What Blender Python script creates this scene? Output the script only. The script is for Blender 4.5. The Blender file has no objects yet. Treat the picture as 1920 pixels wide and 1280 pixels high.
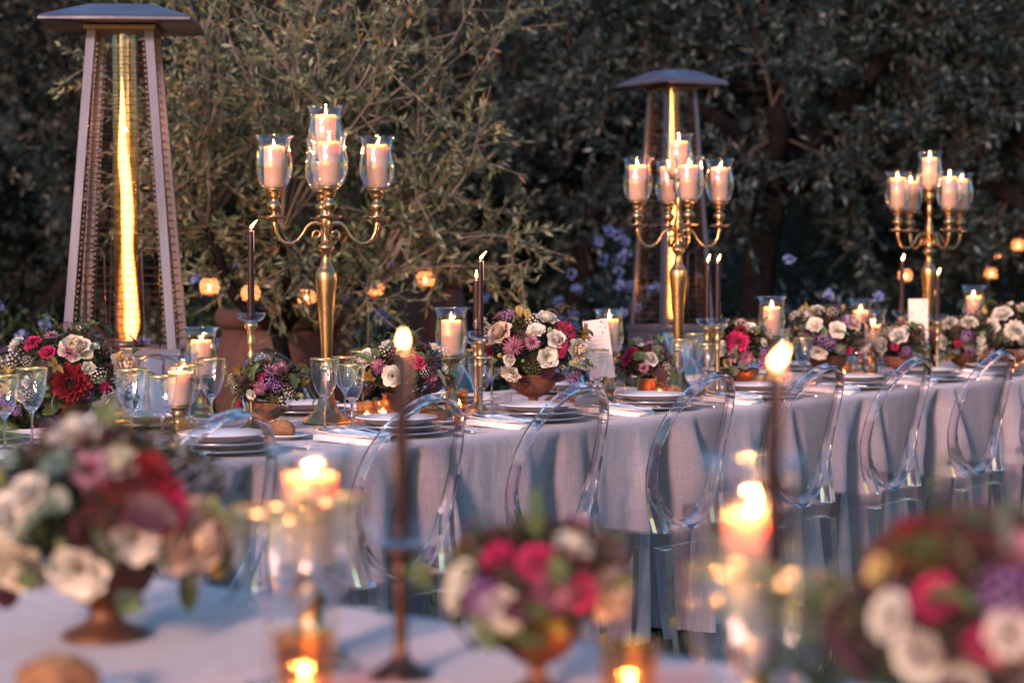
import bpy, math, random
import numpy as np
from mathutils import Vector, Matrix, Euler, noise

random.seed(7)
rng = np.random.default_rng(7)
C = bpy.context.scene.collection
S = bpy.context.scene
R = math.radians
PI = math.pi

# ------------------------------------------------------------------ camera, sky, light
ZC = 1.29
FPX = 3733.0
PITCH = math.atan((640 - 487) / FPX)
cam = bpy.data.cameras.new('camera')
cam_o = bpy.data.objects.new('camera', cam); C.objects.link(cam_o)
cam.lens = 70; cam.sensor_width = 36; cam.clip_end = 300; cam.clip_start = 0.05
cam_o.location = (0, 0, ZC)
cam_o.rotation_euler = (PI / 2 - PITCH, 0, 0)
cam.dof.use_dof = True; cam.dof.focus_distance = 6.35; cam.dof.aperture_fstop = 2.3
cam.dof.aperture_blades = 0
S.camera = cam_o

SUN_EL, SUN_AZ = R(18), R(203)      # low, behind the camera to its left (azimuth clockwise from +Y)
w = bpy.data.worlds.new('World'); S.world = w; w.use_nodes = True
nt = w.node_tree; nt.nodes.clear()
sky = nt.nodes.new('ShaderNodeTexSky'); sky.sky_type = 'NISHITA'; sky.sun_disc = False
sky.sun_elevation = R(4.0); sky.sun_rotation = SUN_AZ
sky.air_density = 1.3; sky.dust_density = 1.5; sky.ozone_density = 3.6
bg = nt.nodes.new('ShaderNodeBackground'); bg.inputs[1].default_value = 0.086
wo = nt.nodes.new('ShaderNodeOutputWorld')
nt.links.new(sky.outputs[0], bg.inputs[0]); nt.links.new(bg.outputs[0], wo.inputs[0])
sl = bpy.data.lights.new('sun', 'SUN'); sl.energy = 0.44; sl.angle = R(7.0); sl.color = (1.0, 0.56, 0.48)
so = bpy.data.objects.new('sun', sl); C.objects.link(so)
sd = Vector((math.sin(SUN_AZ) * math.cos(SUN_EL), math.cos(SUN_AZ) * math.cos(SUN_EL), math.sin(SUN_EL)))
so.rotation_euler = sd.to_track_quat('Z', 'Y').to_euler()
so.location = sd * 20
S.view_settings.view_transform = 'Standard'; S.view_settings.look = 'None'
S.view_settings.gamma = 1; S.view_settings.use_curve_mapping = False
S.view_settings.exposure = 3.45
CANDLE_W = 0.10
cy = S.cycles
cy.use_denoising = True
try: cy.denoiser = 'OPENIMAGEDENOISE'
except Exception: pass
cy.max_bounces = 20; cy.transmission_bounces = 14; cy.transparent_max_bounces = 32
cy.glossy_bounces = 5; cy.diffuse_bounces = 3
cy.sample_clamp_indirect = 4.0
cy.caustics_reflective = False; cy.caustics_refractive = True; cy.blur_glossy = 0.5

# ------------------------------------------------------------------ where things stand
TH = R(39)
U = Vector((math.sin(TH), math.cos(TH), 0))      # along the long table, away from the camera
N = Vector((math.cos(TH), -math.sin(TH), 0))     # from the table towards the near row of chairs
RZ = PI / 2 - TH
def P(t, wv, z=0.0): return U * t + N * wv + Vector((0, 0, z))
def at(px, py, z):
    x = (px - 960) / FPX; y = (640 - py) / FPX
    d = (x, math.cos(PITCH) + y * math.sin(PITCH), -math.sin(PITCH) + y * math.cos(PITCH))
    k = (z - ZC) / d[2]
    return Vector((d[0] * k, d[1] * k, z))
def row(px, wv, z=0.75):
    r = (px - 960) / FPX
    t = (-N.x * wv + r * N.y * wv) / (U.x - r * U.y)
    return P(t, wv, z)
TZ = 0.75
W_NEAR, W_FAR = -3.86, -5.20

# ------------------------------------------------------------------ mesh helpers
class MB:
    def __init__(s): s.v = []; s.f = []; s.m = []
    def add(s, v, f, mi=0, M=None):
        b = len(s.v)
        if M is not None: v = [M @ Vector(p) for p in v]
        s.v.extend([tuple(p) for p in v]); s.f.extend([tuple(i + b for i in q) for q in f]); s.m.extend([mi] * len(f))
        return s
    def mesh(s, name, mats, smooth=True):
        me = bpy.data.meshes.new(name); me.from_pydata(s.v, [], s.f)
        for m in (mats if isinstance(mats, (list, tuple)) else [mats]): me.materials.append(m)
        if s.m and max(s.m) > 0: me.polygons.foreach_set('material_index', s.m)
        if smooth:
            me.polygons.foreach_set('use_smooth', [True] * len(me.polygons))
        me.update(); return me
    def obj(s, name, mats, parent=None, smooth=True, loc=None, sharp=None):
        me = s.mesh(name, mats, smooth)
        if sharp: me.set_sharp_from_angle(angle=R(sharp))
        o = bpy.data.objects.new(name, me); C.objects.link(o); o.parent = parent
        if loc is not None: o.location = loc
        return o

def lathe(prof, seg=24, rib=None, cap0=False, cap1=False):
    v = []; f = []
    n = len(prof)
    for i in range(seg):
        a = 2 * PI * i / seg
        for (r, z) in prof:
            k = r * (1 + (rib(a, z) if rib else 0)); v.append((k * math.cos(a), k * math.sin(a), z))
    for i in range(seg):
        j = (i + 1) % seg
        for k in range(n - 1): f.append((i * n + k, j * n + k, j * n + k + 1, i * n + k + 1))
    if cap0: f.append(tuple(i * n for i in range(seg))[::-1])
    if cap1: f.append(tuple(i * n + n - 1 for i in range(seg)))
    return v, f

def box(x0, x1, y0, y1, z0, z1):
    v = [(x, y, z) for z in (z0, z1) for y in (y0, y1) for x in (x0, x1)]
    return v, [(0, 2, 3, 1), (4, 5, 7, 6), (0, 1, 5, 4), (2, 6, 7, 3), (0, 4, 6, 2), (1, 3, 7, 5)]

def tube(pts, rad, seg=8, closed=False, caps=True):
    pts = [Vector(p) for p in pts]; n = len(pts)
    if not isinstance(rad, (list, tuple)): rad = [rad] * n
    v = []; f = []; up = None
    for i, p in enumerate(pts):
        if closed: d = pts[(i + 1) % n] - pts[i - 1]
        else: d = pts[min(i + 1, n - 1)] - pts[max(i - 1, 0)]
        d = d.normalized() if d.length > 1e-9 else Vector((0, 0, 1))
        if up is None:
            up = d.cross(Vector((0, 0, 1)));
            if up.length < 1e-3: up = d.cross(Vector((1, 0, 0)))
        up = (up - d * up.dot(d)).normalized(); s2 = d.cross(up)
        for k in range(seg):
            a = 2 * PI * k / seg; v.append(p + (up * math.cos(a) + s2 * math.sin(a)) * rad[i])
    m = n if closed else n - 1
    for i in range(m):
        j = (i + 1) % n
        for k in range(seg):
            k2 = (k + 1) % seg; f.append((i * seg + k, i * seg + k2, j * seg + k2, j * seg + k))
    if caps and not closed:
        f.append(tuple(range(seg))[::-1]); f.append(tuple((n - 1) * seg + k for k in range(seg)))
    return v, f

def sweep(pts, axes, sizes, closed=False):
    """rectangular section: axes[i]=(a,b) unit vectors, sizes[i]=(half a, half b)"""
    v = []; f = []; n = len(pts)
    for p, (a, b), (ha, hb) in zip(pts, axes, sizes):
        for sa, sb in ((-1, -1), (1, -1), (1, 1), (-1, 1)): v.append(p + a * ha * sa + b * hb * sb)
    for i in range(n if closed else n - 1):
        j = (i + 1) % n
        for k in range(4):
            k2 = (k + 1) % 4; f.append((i * 4 + k, i * 4 + k2, j * 4 + k2, j * 4 + k))
    if not closed: f.append((3, 2, 1, 0)); f.append(tuple((n - 1) * 4 + k for k in range(4)))
    return v, f

def ico(r=1.0, sub=1):
    t = (1 + 5 ** .5) / 2
    v = [Vector(p).normalized() for p in [(-1, t, 0), (1, t, 0), (-1, -t, 0), (1, -t, 0), (0, -1, t), (0, 1, t), (0, -1, -t), (0, 1, -t), (t, 0, -1), (t, 0, 1), (-t, 0, -1), (-t, 0, 1)]]
    f = [(0, 11, 5), (0, 5, 1), (0, 1, 7), (0, 7, 10), (0, 10, 11), (1, 5, 9), (5, 11, 4), (11, 10, 2), (10, 7, 6), (7, 1, 8), (3, 9, 4), (3, 4, 2), (3, 2, 6), (3, 6, 8), (3, 8, 9), (4, 9, 5), (2, 4, 11), (6, 2, 10), (8, 6, 7), (9, 8, 1)]
    for _ in range(sub):
        nf = []; mid = {}
        def md(a, b):
            k = (min(a, b), max(a, b))
            if k not in mid: v.append((v[a] + v[b]).normalized()); mid[k] = len(v) - 1
            return mid[k]
        for a, b, c in f:
            ab, bc, ca = md(a, b), md(b, c), md(c, a); nf += [(a, ab, ca), (b, bc, ab), (c, ca, bc), (ab, bc, ca)]
        f = nf
    return [p * r for p in v], f

# ------------------------------------------------------------------ object helpers
def thing(name, label, cat, loc=(0, 0, 0), rotz=0, group=None):
    o = bpy.data.objects.new(name, None); C.objects.link(o); o.empty_display_size = 0.05
    o.location = loc; o.rotation_euler = (0, 0, rotz); o['label'] = label; o['category'] = cat
    if group: o['group'] = group
    return o
def tag(o, label, cat, group=None):
    o['label'] = label; o['category'] = cat
    if group: o['group'] = group
    return o
def struct(o, kind='structure'): o['kind'] = kind; return o
def inst(name, me, parent=None, loc=(0, 0, 0), rot=None, scale=None):
    o = bpy.data.objects.new(name, me); C.objects.link(o); o.parent = parent; o.location = loc
    if rot is not None:
        if isinstance(rot, (Matrix,)) or hasattr(rot, 'to_euler'): o.rotation_euler = rot.to_euler()
        else: o.rotation_euler = rot
    if scale is not None: o.scale = (scale,) * 3 if isinstance(scale, (int, float)) else scale
    return o
def dup(root, label, loc, rotz=None, group=None, rot=None, scale=None):
    r = root.copy(); C.objects.link(r); r.location = loc; r['label'] = label
    if rotz is not None: r.rotation_euler = (0, 0, rotz)
    if rot is not None: r.rotation_euler = rot
    if scale is not None: r.scale = (scale,) * 3
    if group: r['group'] = group
    for ch in root.children:
        c = ch.copy(); C.objects.link(c); c.parent = r
        for g in ch.children:
            d = g.copy(); C.objects.link(d); d.parent = c
    return r
class Proto:
    """first call places the prototype itself, later ones copy it"""
    def __init__(s, root): s.root = root; s.used = False
    def put(s, label, loc, rotz=0, group=None, rot=None, scale=None):
        if not s.used:
            s.used = True; r = s.root; r.location = loc; r.rotation_euler = rot if rot is not None else (0, 0, rotz)
            r['label'] = label
            if group: r['group'] = group
            if scale is not None: r.scale = (scale,) * 3
            return r
        return dup(s.root, label, loc, rotz, group, rot, scale or 1.0)

ORD = ['leftmost', 'second', 'third', 'fourth', 'fifth', 'sixth', 'seventh', 'eighth', 'ninth', 'tenth', 'eleventh']

# ------------------------------------------------------------------ materials
def mat(name):
    m = bpy.data.materials.new(name); m.use_nodes = True; n = m.node_tree; n.nodes.clear()
    out = n.nodes.new('ShaderNodeOutputMaterial'); return m, n, out
def nz(n, scale, detail=4, rough=.6, coord='Object', dist=0, stretch=None):
    tc = n.nodes.new('ShaderNodeTexCoord'); t = n.nodes.new('ShaderNodeTexNoise')
    t.inputs['Scale'].default_value = scale; t.inputs['Detail'].default_value = detail
    t.inputs['Roughness'].default_value = rough; t.inputs['Distortion'].default_value = dist
    if stretch:
        mp = n.nodes.new('ShaderNodeMapping'); mp.inputs['Scale'].default_value = stretch
        n.links.new(tc.outputs[coord], mp.inputs[0]); n.links.new(mp.outputs[0], t.inputs[0])
    else: n.links.new(tc.outputs[coord], t.inputs[0])
    return t
def ramp(n, src, stops):
    r = n.nodes.new('ShaderNodeValToRGB'); e = r.color_ramp.elements
    while len(e) < len(stops): e.new(0.5)
    for el, (p, c) in zip(e, stops): el.position = p; el.color = (*c, 1)
    n.links.new(src, r.inputs[0]); return r
def bump(n, src, strength, dist=0.01):
    b = n.nodes.new('ShaderNodeBump'); b.inputs['Strength'].default_value = strength; b.inputs['Distance'].default_value = dist
    n.links.new(src, b.inputs['Height']); return b
def pbr(name, c1, c2=None, rough=.6, metal=0, scale=20, detail=5, bmp=0, bdist=.005, spec=.5, sss=0, sssr=(1, .5, .3), ssscale=.02, coord='Object', stretch=None, rough2=None, lo=.35, hi=.65, sheen=0, coat=0):
    m, n, out = mat(name); b = n.nodes.new('ShaderNodeBsdfPrincipled'); n.links.new(b.outputs[0], out.inputs[0])
    b.inputs['Base Color'].default_value = (*c1, 1); b.inputs['Roughness'].default_value = rough; b.inputs['Metallic'].default_value = metal
    b.inputs['Specular IOR Level'].default_value = spec
    if sheen: b.inputs['Sheen Weight'].default_value = sheen
    if coat: b.inputs['Coat Weight'].default_value = coat
    if sss:
        b.inputs['Subsurface Weight'].default_value = sss; b.inputs['Subsurface Radius'].default_value = sssr; b.inputs['Subsurface Scale'].default_value = ssscale
    if c2 is not None or bmp:
        t = nz(n, scale, detail, coord=coord, stretch=stretch)
        if c2 is not None:
            r = ramp(n, t.outputs[0], [(lo, c1), (hi, c2)]); n.links.new(r.outputs[0], b.inputs['Base Color'])
        if rough2 is not None:
            mr = n.nodes.new('ShaderNodeMapRange'); mr.inputs[1].default_value = lo; mr.inputs[2].default_value = hi
            mr.inputs[3].default_value = rough; mr.inputs[4].default_value = rough2
            n.links.new(t.outputs[0], mr.inputs[0]); n.links.new(mr.outputs[0], b.inputs['Roughness'])
        if bmp: n.links.new(bump(n, t.outputs[0], bmp, bdist).outputs[0], b.inputs['Normal'])
    return m
def emis(name, col, strength, col2=None, glow=0):
    m, n, out = mat(name); e = n.nodes.new('ShaderNodeEmission'); n.links.new(e.outputs[0], out.inputs[0])
    e.inputs[1].default_value = strength; e.inputs[0].default_value = (*col, 1)
    if col2:
        lw = n.nodes.new('ShaderNodeLayerWeight'); lw.inputs[0].default_value = .5
        r = ramp(n, lw.outputs['Facing'], [(0.12, col), (0.62, col2)]); n.links.new(r.outputs[0], e.inputs[0])
    tr = n.nodes.new('ShaderNodeBsdfTransparent'); ad = n.nodes.new('ShaderNodeAddShader')     # a flame lets light through
    n.links.new(e.outputs[0], ad.inputs[0]); n.links.new(tr.outputs[0], ad.inputs[1]); n.links.new(ad.outputs[0], out.inputs[0])
    return m
def thin_glass(name, tint=(.97, .97, .98), lo=.05, hi=.75, power=3.0, rough=.02, ribs=0):
    m, n, out = mat(name)
    tr = n.nodes.new('ShaderNodeBsdfTransparent'); tr.inputs[0].default_value = (*tint, 1)
    gl = n.nodes.new('ShaderNodeBsdfGlossy'); gl.inputs['Roughness'].default_value = rough; gl.inputs[0].default_value = (1, 1, 1, 1)
    lw = n.nodes.new('ShaderNodeLayerWeight'); lw.inputs[0].default_value = .5
    pw = n.nodes.new('ShaderNodeMath'); pw.operation = 'POWER'; pw.inputs[1].default_value = power
    mr = n.nodes.new('ShaderNodeMapRange'); mr.inputs[3].default_value = lo; mr.inputs[4].default_value = hi
    mx = n.nodes.new('ShaderNodeMixShader')
    n.links.new(lw.outputs['Facing'], pw.inputs[0]); n.links.new(pw.outputs[0], mr.inputs[0]); n.links.new(mr.outputs[0], mx.inputs[0])
    n.links.new(tr.outputs[0], mx.inputs[1]); n.links.new(gl.outputs[0], mx.inputs[2]); n.links.new(mx.outputs[0], out.inputs[0])
    if ribs:
        t = nz(n, ribs, 2, stretch=(1, 1, .15)); bp = bump(n, t.outputs[0], .5, .004); n.links.new(bp.outputs[0], gl.inputs['Normal'])
    return m
def acrylic(name):
    m, n, out = mat(name)
    g = n.nodes.new('ShaderNodeBsdfGlass'); g.inputs['IOR'].default_value = 1.46; g.inputs['Roughness'].default_value = 0.0
    g.inputs[0].default_value = (.985, .965, .98, 1)
    tr = n.nodes.new('ShaderNodeBsdfTransparent'); tr.inputs[0].default_value = (.98, .98, .99, 1)
    mx = n.nodes.new('ShaderNodeMixShader'); mx.inputs[0].default_value = .94
    n.links.new(tr.outputs[0], mx.inputs[1]); n.links.new(g.outputs[0], mx.inputs[2]); n.links.new(mx.outputs[0], out.inputs[0])
    return m
def linen(name, c1, c2):
    m, n, out = mat(name); b = n.nodes.new('ShaderNodeBsdfPrincipled'); n.links.new(b.outputs[0], out.inputs[0])
    b.inputs['Roughness'].default_value = .85; b.inputs['Specular IOR Level'].default_value = .25; b.inputs['Sheen Weight'].default_value = .25
    t = nz(n, 6, 6, .65); r = ramp(n, t.outputs[0], [(.3, c1), (.7, c2)])
    ta = nz(n, 26, 4, .75, stretch=(1, 1, 22)); tb = nz(n, 190, 3, .75, stretch=(1, 1, .05))
    ad = n.nodes.new('ShaderNodeMath'); ad.operation = 'ADD'; n.links.new(ta.outputs[0], ad.inputs[0]); n.links.new(tb.outputs[0], ad.inputs[1])
    mr = n.nodes.new('ShaderNodeMapRange'); mr.inputs[1].default_value = .7; mr.inputs[2].default_value = 1.3; mr.inputs[3].default_value = .72; mr.inputs[4].default_value = 1.25
    n.links.new(ad.outputs[0], mr.inputs[0])
    vm = n.nodes.new('ShaderNodeVectorMath'); vm.operation = 'SCALE'; n.links.new(r.outputs[0], vm.inputs[0]); n.links.new(mr.outputs[0], vm.inputs['Scale'])
    n.links.new(vm.outputs[0], b.inputs['Base Color'])
    tw = nz(n, 9, 5, .6, dist=.6, stretch=(1.6, 1.6, .7)); b0 = bump(n, tw.outputs[0], .35, .012)
    bb = bump(n, ad.outputs[0], .3, .0015); n.links.new(b0.outputs[0], bb.inputs['Normal']); n.links.new(bb.outputs[0], b.inputs['Normal'])
    return m
def leafm(name, stops, trans=.25, rough=.5, var=1.0):
    """leaf/petal colour that varies from leaf to leaf"""
    m, n, out = mat(name)
    g = n.nodes.new('ShaderNodeNewGeometry'); r = ramp(n, g.outputs['Random Per Island'], stops)
    b = n.nodes.new('ShaderNodeBsdfPrincipled'); b.inputs['Roughness'].default_value = rough; b.inputs['Specular IOR Level'].default_value = .35
    n.links.new(r.outputs[0], b.inputs['Base Color'])
    if trans:
        t = n.nodes.new('ShaderNodeBsdfTranslucent'); n.links.new(r.outputs[0], t.inputs[0])
        mx = n.nodes.new('ShaderNodeMixShader'); mx.inputs[0].default_value = trans
        n.links.new(b.outputs[0], mx.inputs[1]); n.links.new(t.outputs[0], mx.inputs[2]); n.links.new(mx.outputs[0], out.inputs[0])
    else: n.links.new(b.outputs[0], out.inputs[0])
    return m
def mul(c, k): return tuple(min(1, x * k) for x in c)
def petalm(name, c, c2=None, trans=.2, rough=.55):
    c2 = c2 or mul(c, .72)
    m, n, out = mat(name)
    g = n.nodes.new('ShaderNodeNewGeometry'); r = ramp(n, g.outputs['Random Per Island'], [(0, c2), (.45, c), (1, mul(c, 1.08))])
    t0 = nz(n, 3.0, 4, .6); r2 = ramp(n, t0.outputs[0], [(.3, (.80, .80, .80)), (.65, (1, 1, 1))])
    mxc = n.nodes.new('ShaderNodeMix'); mxc.data_type = 'RGBA'; mxc.blend_type = 'MULTIPLY'; mxc.inputs[0].default_value = .8
    n.links.new(r.outputs[0], mxc.inputs[6]); n.links.new(r2.outputs[0], mxc.inputs[7])
    b = n.nodes.new('ShaderNodeBsdfPrincipled'); b.inputs['Roughness'].default_value = rough; b.inputs['Specular IOR Level'].default_value = .3
    b.inputs['Sheen Weight'].default_value = .1
    n.links.new(mxc.outputs[2], b.inputs['Base Color'])
    t = n.nodes.new('ShaderNodeBsdfTranslucent'); n.links.new(mxc.outputs[2], t.inputs[0])
    mx = n.nodes.new('ShaderNodeMixShader'); mx.inputs[0].default_value = trans
    n.links.new(b.outputs[0], mx.inputs[1]); n.links.new(t.outputs[0], mx.inputs[2]); n.links.new(mx.outputs[0], out.inputs[0])
    return m

M = {}
M['linen'] = linen('linen cloth', (.26, .245, .285), (.32, .30, .34))
M['linen2'] = linen('linen napkin', (.74, .71, .72), (.80, .77, .78))
M['acrylic'] = acrylic('clear acrylic')
M['acrylic_sheet'] = thin_glass('clear acrylic sheet', tint=(.975, .965, .98), lo=.045, hi=.9, power=2.6, rough=.05)
M['glass'] = thin_glass('blown glass', lo=.04, hi=1.0, power=2.7, ribs=60)
M['glass_cut'] = thin_glass('wine glass', lo=.06, hi=1.0, power=2.3, ribs=110)
M['glass_dark'] = thin_glass('tumbler glass', tint=(.86, .83, .85), lo=.04, hi=.9, power=3.2, ribs=90)
M['glass_amber'] = thin_glass('amber glass', tint=(.95, .55, .25), lo=.08, hi=.6, power=2.0, ribs=120)
M['brass'] = pbr('antique brass', (.50, .33, .175), (.22, .145, .08), rough=.22, rough2=.42, metal=1, scale=22, bmp=.12, bdist=.002, stretch=(1, 1, .3))
M['brass_dull'] = pbr('dull brass', (.42, .32, .19), (.22, .165, .10), rough=.34, rough2=.55, metal=1, scale=40, bmp=.12, bdist=.002)
M['brass_shaded'] = pbr('shaded brass holder', (.10, .06, .045), (.05, .03, .025), rough=.4, metal=.8, scale=40)  # brass of the near taper holders, their weaker light darkened into the colour
M['gold_rim'] = pbr('gold rim', (.85, .6, .25), rough=.18, metal=1)
M['wax'] = pbr('ivory wax', (.50, .34, .25), (.56, .395, .30), rough=.6, scale=12, sss=1.0, sssr=(1.0, .40, .16), ssscale=.06, spec=.3)
M['wax_dark'] = pbr('plum wax', (.012, .003, .007), (.018, .005, .009), rough=.45, spec=.3, scale=30)
M['wax_drip'] = pbr('wax drip', (.35, .22, .2), rough=.4)
M['wick'] = pbr('wick', (.01, .01, .01), rough=.9)
M['flame'] = emis('candle flame', (1, .64, .21), 2.6, (.45, .08, .006))
M['white_china'] = pbr('white china', (.74, .73, .74), rough=.14, coat=.3)
M['grey_china'] = pbr('grey china', (.30, .29, .34), (.36, .35, .40), rough=.2, scale=30)
M['steel'] = pbr('polished cutlery', (.88, .86, .87), rough=.24, metal=1)
M['terracotta'] = pbr('terracotta', (.17, .062, .040), (.11, .040, .028), rough=.75, scale=28, bmp=.4, bdist=.004)
M['bronze_bowl'] = pbr('bronzed bowl', (.16, .068, .036), (.085, .038, .022), rough=.42, rough2=.6, metal=.5, scale=24, bmp=.3, bdist=.003)
M['bread'] = pbr('crust', (.30, .135, .05), (.13, .05, .02), rough=.75, scale=25, bmp=.5, bdist=.004)
M['seed'] = leafm('seeds', [(0, (.05, .03, .02)), (.5, (.3, .2, .1)), (1, (.55, .42, .25))], trans=0)
M['heater_steel'] = pbr('heater steel', (.085, .095, .145), (.062, .068, .105), rough=.38, rough2=.5, metal=.4, scale=7, stretch=(1, 1, .2))
M['heater_dark'] = pbr('heater dark steel', (.10, .09, .10), rough=.4, metal=.8)
M['grille'] = pbr('grille wire', (.07, .055, .06), rough=.45, metal=.9)
M['tube_glass'] = thin_glass('quartz tube', tint=(.97, .80, .68), lo=.07, hi=.5, power=2.2)
M['heat_flame'] = emis('heater flame', (1, .40, .09), .58, (.26, .028, .002))
M['bark'] = pbr('bark', (.004, .0035, .004), (.010, .009, .009), rough=1.0, scale=9, bmp=.8, bdist=.02, spec=.05)
M['twig'] = pbr('twig', (.03, .024, .022), (.055, .046, .04), rough=.95, scale=30, spec=.1)
M['twig_pale'] = pbr('pale twig', (.13, .11, .095), (.20, .175, .15), rough=.9, scale=30, spec=.1)
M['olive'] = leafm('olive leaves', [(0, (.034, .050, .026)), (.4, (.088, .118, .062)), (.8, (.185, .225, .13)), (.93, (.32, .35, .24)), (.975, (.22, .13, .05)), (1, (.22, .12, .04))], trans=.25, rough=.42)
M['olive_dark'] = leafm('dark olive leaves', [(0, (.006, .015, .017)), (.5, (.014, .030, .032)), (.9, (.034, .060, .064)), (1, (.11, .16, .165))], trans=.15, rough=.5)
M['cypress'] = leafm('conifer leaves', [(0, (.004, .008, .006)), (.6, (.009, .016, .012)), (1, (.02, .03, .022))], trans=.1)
M['shrub'] = leafm('shrub leaves', [(0, (.010, .022, .008)), (.6, (.022, .042, .012)), (1, (.045, .07, .022))], trans=.25)
M['blue_flower'] = leafm('plumbago flowers', [(0, (.13, .20, .46)), (1, (.24, .32, .60))], trans=.25)
M['pink_jar'] = thin_glass('votive glass', tint=(.98, .80, .72), lo=.06, hi=.5, power=2.2, ribs=70)
n_ = M['pink_jar'].node_tree; o_ = [x for x in n_.nodes if x.type == 'OUTPUT_MATERIAL'][0]; l_ = o_.inputs[0].links[0].from_socket
t_ = n_.nodes.new('ShaderNodeBsdfTranslucent'); t_.inputs[0].default_value = (.85, .62, .52, 1); x_ = n_.nodes.new('ShaderNodeMixShader'); x_.inputs[0].default_value = .26
n_.links.new(l_, x_.inputs[1]); n_.links.new(t_.outputs[0], x_.inputs[2]); n_.links.new(x_.outputs[0], o_.inputs[0])
M['urn'] = pbr('dark terracotta', (.075, .026, .020), (.045, .018, .015), rough=.8, scale=14, bmp=.4, bdist=.006)
M['string'] = pbr('string', (.08, .06, .05), rough=.9)
M['card'] = pbr('menu card', (.70, .62, .57), rough=.7)
M['ink'] = pbr('ink', (.42, .35, .32), rough=.8)
M['leaf_print'] = pbr('printed leaves', (.34, .15, .05), (.12, .12, .08), rough=.8, scale=200)
M['ground'] = pbr('turf soil', (.020, .026, .012), (.035, .04, .02), rough=.95, scale=6, bmp=.6, bdist=.02)
M['grass'] = leafm('grass blades', [(0, (.02, .035, .01)), (.7, (.045, .065, .02)), (1, (.09, .10, .04))], trans=.2)

# ================================================================== ground and planting
g = MB(); v = []; f = []
nx = 60
for j in range(nx + 1):
    for i in range(nx + 1):
        x = -60 + 120 * i / nx; y = -40 + 140 * j / nx
        v.append((x, y, -0.002))
for j in range(nx):
    for i in range(nx): f.append((j * (nx + 1) + i, j * (nx + 1) + i + 1, (j + 1) * (nx + 1) + i + 1, (j + 1) * (nx + 1) + i))
g.add(v, f); struct(g.obj('ground', M['ground']))

def quads_mesh(name, Vs, m, nper=4, faces=None):
    """Vs: (n, nper, 3) -> one face per row"""
    n = len(Vs); me = bpy.data.meshes.new(name)
    me.vertices.add(n * nper); me.vertices.foreach_set('co', Vs.reshape(-1).astype(np.float32))
    me.loops.add(n * nper); me.loops.foreach_set('vertex_index', np.arange(n * nper, dtype=np.int32))
    me.polygons.add(n); me.polygons.foreach_set('loop_start', np.arange(0, n * nper, nper, dtype=np.int32))
    me.polygons.foreach_set('loop_total', np.full(n, nper, dtype=np.int32))
    me.materials.append(m); me.update(calc_edges=True); return me

def leaves(base, direc, L, Wd):
    """bent diamond leaves: base (n,3), direc (n,3) unit; one kite-shaped face each"""
    n = len(base); r = rng.normal(size=(n, 3)); side = np.cross(direc, r); side /= np.linalg.norm(side, axis=1)[:, None] + 1e-9
    L = L * rng.uniform(.6, 1.25, n)[:, None]; Wd = Wd * rng.uniform(.7, 1.2, n)[:, None]
    mid = base + direc * L * .5
    return np.stack([base, mid + side * Wd * .5, base + direc * L, mid - side * Wd * .5], 1)

# grass
ng = 26000
gx = rng.uniform(-2.2, 4.8, ng); gy = rng.uniform(2.2, 13, ng)
base = np.stack([gx, gy, np.zeros(ng)], 1); d = rng.normal(size=(ng, 3)) * .35; d[:, 2] = 1; d /= np.linalg.norm(d, axis=1)[:, None]
me = quads_mesh('grass', leaves(base, d, .05, .006), M['grass'])
o = bpy.data.objects.new('grass', me); C.objects.link(o); o['kind'] = 'stuff'

def unit(a): return a / (np.linalg.norm(a, axis=1)[:, None] + 1e-9)

def limb_paths(fork, targets, wob=.12, n=9):
    out = []
    for t in targets:
        a = np.array(fork, float); b = np.array(t, float); ph = rng.uniform(0, 6.28, 3); ax = np.linalg.norm(b - a)
        s = np.linspace(0, 1, n)[:, None]
        p = a + (b - a) * s; p[:, 2] += np.sin(s[:, 0] * PI) * rng.uniform(-.05, .12) * ax
        p[:, 0] += np.sin(s[:, 0] * 5 + ph[0]) * wob * ax * s[:, 0] * .6; p[:, 1] += np.sin(s[:, 0] * 4 + ph[1]) * wob * ax * s[:, 0] * .6
        p[:, 2] += np.sin(s[:, 0] * 6 + ph[2]) * wob * ax * .4 * s[:, 0]
        out.append(p)
    return out

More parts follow.
